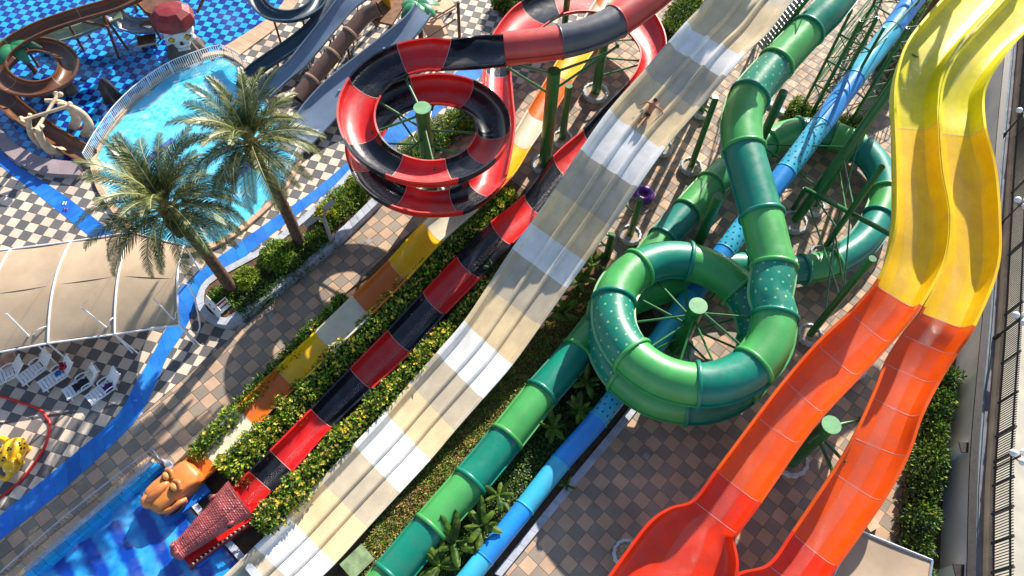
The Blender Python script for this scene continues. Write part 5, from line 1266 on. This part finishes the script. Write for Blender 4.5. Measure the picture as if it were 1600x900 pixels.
# dark stalagmite
c = G(178, 156); q = MB(); q.lathe([(.46,0),(.5,.15),(.44,.5),(.36,.9),(.3,1.2),(.16,1.5),(.05,1.68)], c, 24, wob=lambda g, z: 1 + .22*math.sin(5*g+z*1.5) + .1*math.sin(11*g)); tag(q.build('rock_figure', M('dark_rock', srgb(44, 38, 40), .6, .5, 3, .8, 9)), 'dark ridged rock cone standing in the splash pool', 'rock')
c = G(92, 150); q = MB()
for k in range(4): q.ell(c + Vector((-.6+.45*k, .1*k, .25)), (.32,.4,.35), 14, 9, fn=lambda p: p*(1+.25*noise.noise(p*2+Vector((k,0,0)))))
tag(q.build('boulder_heap', MT['rock']), 'grey brown sculpted boulders below the brown coil', 'rocks')
# skull
F_ = Loc(G(296, 84), (.38, -.92)); t_ = thing('skull_sculpture', 'giant white skull with a maroon hat beside the curved railing', 'sculpture', F_.c); F_.c = F_.c + Vector((-.1,.1,0))
q = MB(); q.lathe([(1.15,0),(1.1,.3),(.85,.8),(.7,1.15)], F_.c, 40, wob=lambda g, z: 1 + .1*math.sin(9*g) + .05*math.sin(17*g+z*3)); q.build('rock_collar', MT['rock'], t_)
q = MB(); EL(q, (.1,0,1.75), (.85,.92,.82), 0, 26, 18, lambda p: sq(p,.85)*(1 - .22*max(0,-p.z))); EL(q, (.55,0,1.2), (.4,.5,.36)); sk = q.build('cranium', MT['skullw'], t_)
for y in (-.42,.42):
    q = MB(); EL(q, (.72,y,1.8), (.24,.3,.22)); e = q.build('eye_socket', MT['dark'], t_)
    q = MB(); EL(q, (.86,y,1.82), (.14,.2,.14)); q.build('eye', MT['gold'], e, origin=parent_loc(e))
    q = MB(); q.tube(smoothpath([F_(.78,y-.32,1.8),F_(.86,y,2.08),F_(.78,y+.32,1.8),F_(.86,y,1.55),F_(.78,y-.32,1.8)],5), .07, 8); q.build('brow', MT['skullw'], t_)
    q = MB(); EL(q, (.6,y*1.75,1.5), (.25,.18,.14)); q.build('cheekbone', MT['skullw'], t_)
q = MB(); q.add([F_(.98,0,1.65),F_(.95,.14,1.36),F_(.95,-.14,1.36),F_(.8,0,1.5)], [(0,1,2),(0,3,1),(0,2,3),(1,3,2)]); q.build('nose_cavity', MT['dark'], t_, smooth=False)
for k in range(6): q = MB(); q.box(F_(.9,-.3+.12*k,1.03), (.12,.1,.18), F_.R); q.build('tooth', MT['skullw'], t_)
q = MB(); q.lathe([(.98,2.05),(1.16,2.2),(1.22,2.5),(1.1,2.95),(.75,3.2),(.05,3.28)], F_(-.1,0,0), 9, wob=lambda g, z: 1 + .07*math.sin(2*g+1)); q.build('hat', MT['maroon'], t_, smooth=False)
# bones and tusks
t_ = thing('bone_arch', 'arch of pale tusks and crossed bones over the brown flume', 'sculpture', G(95, 225))
def tusk(pts, r0, r1, name='tusk'):
    P_ = smoothpath([G(*p) for p in pts], 6); q = MB(); n = len(P_); q.tube(P_, [r0 + (r1-r0)*i/(n-1) for i in range(n)], 12); q.ell(P_[0], (r0*1.25,r0*1.25,r0*.8)); q.build(name, MT['bone'], t_)
tusk([(136,208,.1),(139,195,.7),(128,178,1.4),(108,166,2.0),(90,163,2.3)], .3, .12)
tusk([(117,196,.1),(118,182,.8),(108,168,1.5),(92,159,2.1),(70,157,2.3)], .28, .1)
tusk([(93,238,.1),(76,232,.6),(65,217,1.3),(61,203,1.9),(66,196,2.2)], .3, .12)
tusk([(66,226,.1),(52,214,.8),(45,196,1.6),(47,178,2.2)], .24, .1)
def bone(a, b_):
    A_, B_ = G(*a), G(*b_); q = MB(); q.tube([A_, A_.lerp(B_,.1), A_.lerp(B_,.5), A_.lerp(B_,.9), B_], [.17,.1,.085,.1,.17], 12); s = (B_-A_).normalized().cross(Vector((0,0,1))).normalized()*.13
    for p in (A_, B_):
        for k in (-1,1): q.ell(p + s*k, (.15,.15,.15), 10, 8)
    q.build('bone', MT['bone'], t_)
bone((91,147,2.3),(56,204,2.2)); bone((34,188,2.4),(110,165,2.35))
# moulded palms
def leafmesh():
    q = MB(); rows_ = []
    for i in range(9):
        s = i/8; x = 1.35*s; z = .25*math.sin(s*2.2) - .75*s*s; ww = .36*math.sin(math.pi*min(1,.1+.88*s))**.7; rows_.append([Vector((x, ww*y, z - .12*abs(y)*ww*3 + (.02 if i % 2 else 0)*abs(y))) for y in (-1,-.5,0,.5,1)])
    q.grid(rows_); q.grid([[p - Vector((0,0,.05)) for p in r][::-1] for r in rows_]); return q.mesh('leaf', MT['fpalm'])
LMESH = leafmesh()
def fpalm(label, base, top, sc, n=6):
    c = G(*base); tp = G(*top); root = thing('artificial_palm', label, 'artificial palm', c, 'moulded plastic palms'); q = MB(); P_ = [c.lerp(tp, i/20) for i in range(21)]
    q.tube(P_, [.16 - .05*i/20 + .018*(i%2) for i in range(21)], 12); q.build('trunk', MT['wood'], root)
    for k in range(n): inst(LMESH, 'leaf', root, tp - c, (0, random.uniform(-.15,.1), 2*math.pi*k/n + .4), sc)
fpalm('moulded green palm leaning over the brown coil', (56,112), (16,70,2.4), 1.05)
fpalm('moulded green palm above the wide steel blue slide', (658,62), (653,4,2.6), 1.0, 7)
# play tower at the top
t_ = thing('play_tower', 'brown timber play tower with a pale deck at the top edge', 'play tower', G(620, 30))
for u, v in ((718,58),(704,22),(612,40),(600,5),(640,-15),(590,40)):
    p = G(u, v); q = MB(); q.tube([p, p + Vector((0,0,2.7))], .1, 8); q.build('post', MT['wood'], t_)
def slab(name, pts, h, th, mat):
    q = MB(); P_ = [G(u, v, h) for u, v in pts]; q.prism(P_, h-th, h); q.build(name, mat, t_, smooth=False)
slab('deck', [(585,-20),(575,30),(612,38),(640,-5)], 2.4, .15, M('umber_deck', srgb(120, 82, 52), .7, .3, 3, .3, 20))
slab('ramp', [(664,-5),(706,-2),(712,12),(672,34),(640,32)], 1.9, .12, MT['cope'])
slab('landing', [(655,34),(690,30),(700,52),(672,62)], .9, .12, MT['cope'])
for a, b_ in (((712,8,2.4),(672,32,2.4)),((712,30,1.6),(668,58,1.4)),((704,-2,2.4),(660,-6,2.4))):
    q = MB(); q.tube([G(*a), G(*b_)], .05, 8); q.build('handrail', MT['wood'], t_)
q = MB(); A_, B_ = G(596,0,2.4), G(610,14,2.4); q.add([A_, B_, B_+Vector((0,0,.8)), A_+Vector((0,0,.8)), A_+Vector((.05,.05,0)), B_+Vector((.05,.05,0)), B_+Vector((.05,.05,.8)), A_+Vector((.05,.05,.8))], [(0,1,2,3),(7,6,5,4),(0,4,5,1),(1,5,6,2),(2,6,7,3),(3,7,4,0)]); q.build('panel', MT['yellow'], t_, smooth=False)
sw = thing('substructure', 'tangle of thin dark poles under the brown tube and steel blue slides', 'poles', G(560, 70))
for k in range(26):
    s = random.random(); a = G(600 - 130*s + random.uniform(-12,12), 25 + 110*s + random.uniform(-8,14)); q = MB(); q.tube([a, a + Vector((random.uniform(-.6,.6), random.uniform(-.5,.5), random.uniform(.8, 2.2*(1-s)+.9)))], .035, 6); q.build('pole', MT['iron'], sw)
t_ = thing('play_tower', 'brown timber platform with a yellow figure above the silver flume', 'play tower', G(240, 5))
slab('deck', [(205,-20),(222,16),(262,30),(285,8),(270,-25)], 2.2, .2, MT['wood'])
for u, v in ((215,18),(258,42),(268,12)): p = G(u,v); q = MB(); q.tube([p, p+Vector((0,0,2.2))], .09, 8); q.build('post', MT['wood'], t_)
q = MB(); q.ell(G(212,3,2.5), (.3,.24,.26)); q.ell(G(217,-2,2.7), (.16,.16,.16)); q.build('yellow_figure', MT['yellow'], t_)

# ---------------------------------------------------------------- tower tops beyond the upper edge (their moulded palms shade the slides)
SD = -dv
def tower_palm(label, tgt, t, sc, n=7, hh=4.0):
    top = Vector(tgt) + SD * t; root = thing('artificial_palm', label, 'artificial palm', (top.x, top.y, 0), 'moulded plastic palms')
    q = MB(); q.tube([(top.x, top.y, 0), (top.x, top.y, top.z*.5), tuple(top)], [.22,.2,.16], 12); q.build('trunk', MT['wood'], root)
    for k in range(n): inst(LMESH, 'leaf', root, (0, 0, top.z), (0, random.uniform(-.2,.2), 2*math.pi*k/n + .3), sc)
tower_palm('tall moulded palm beyond the head of the racing slide', G(1105,62,8.2), 12.5, 1.3)
tower_palm('tall moulded palm beyond the head of the twin flume', G(1450,120,9.3), 11.0, .95)
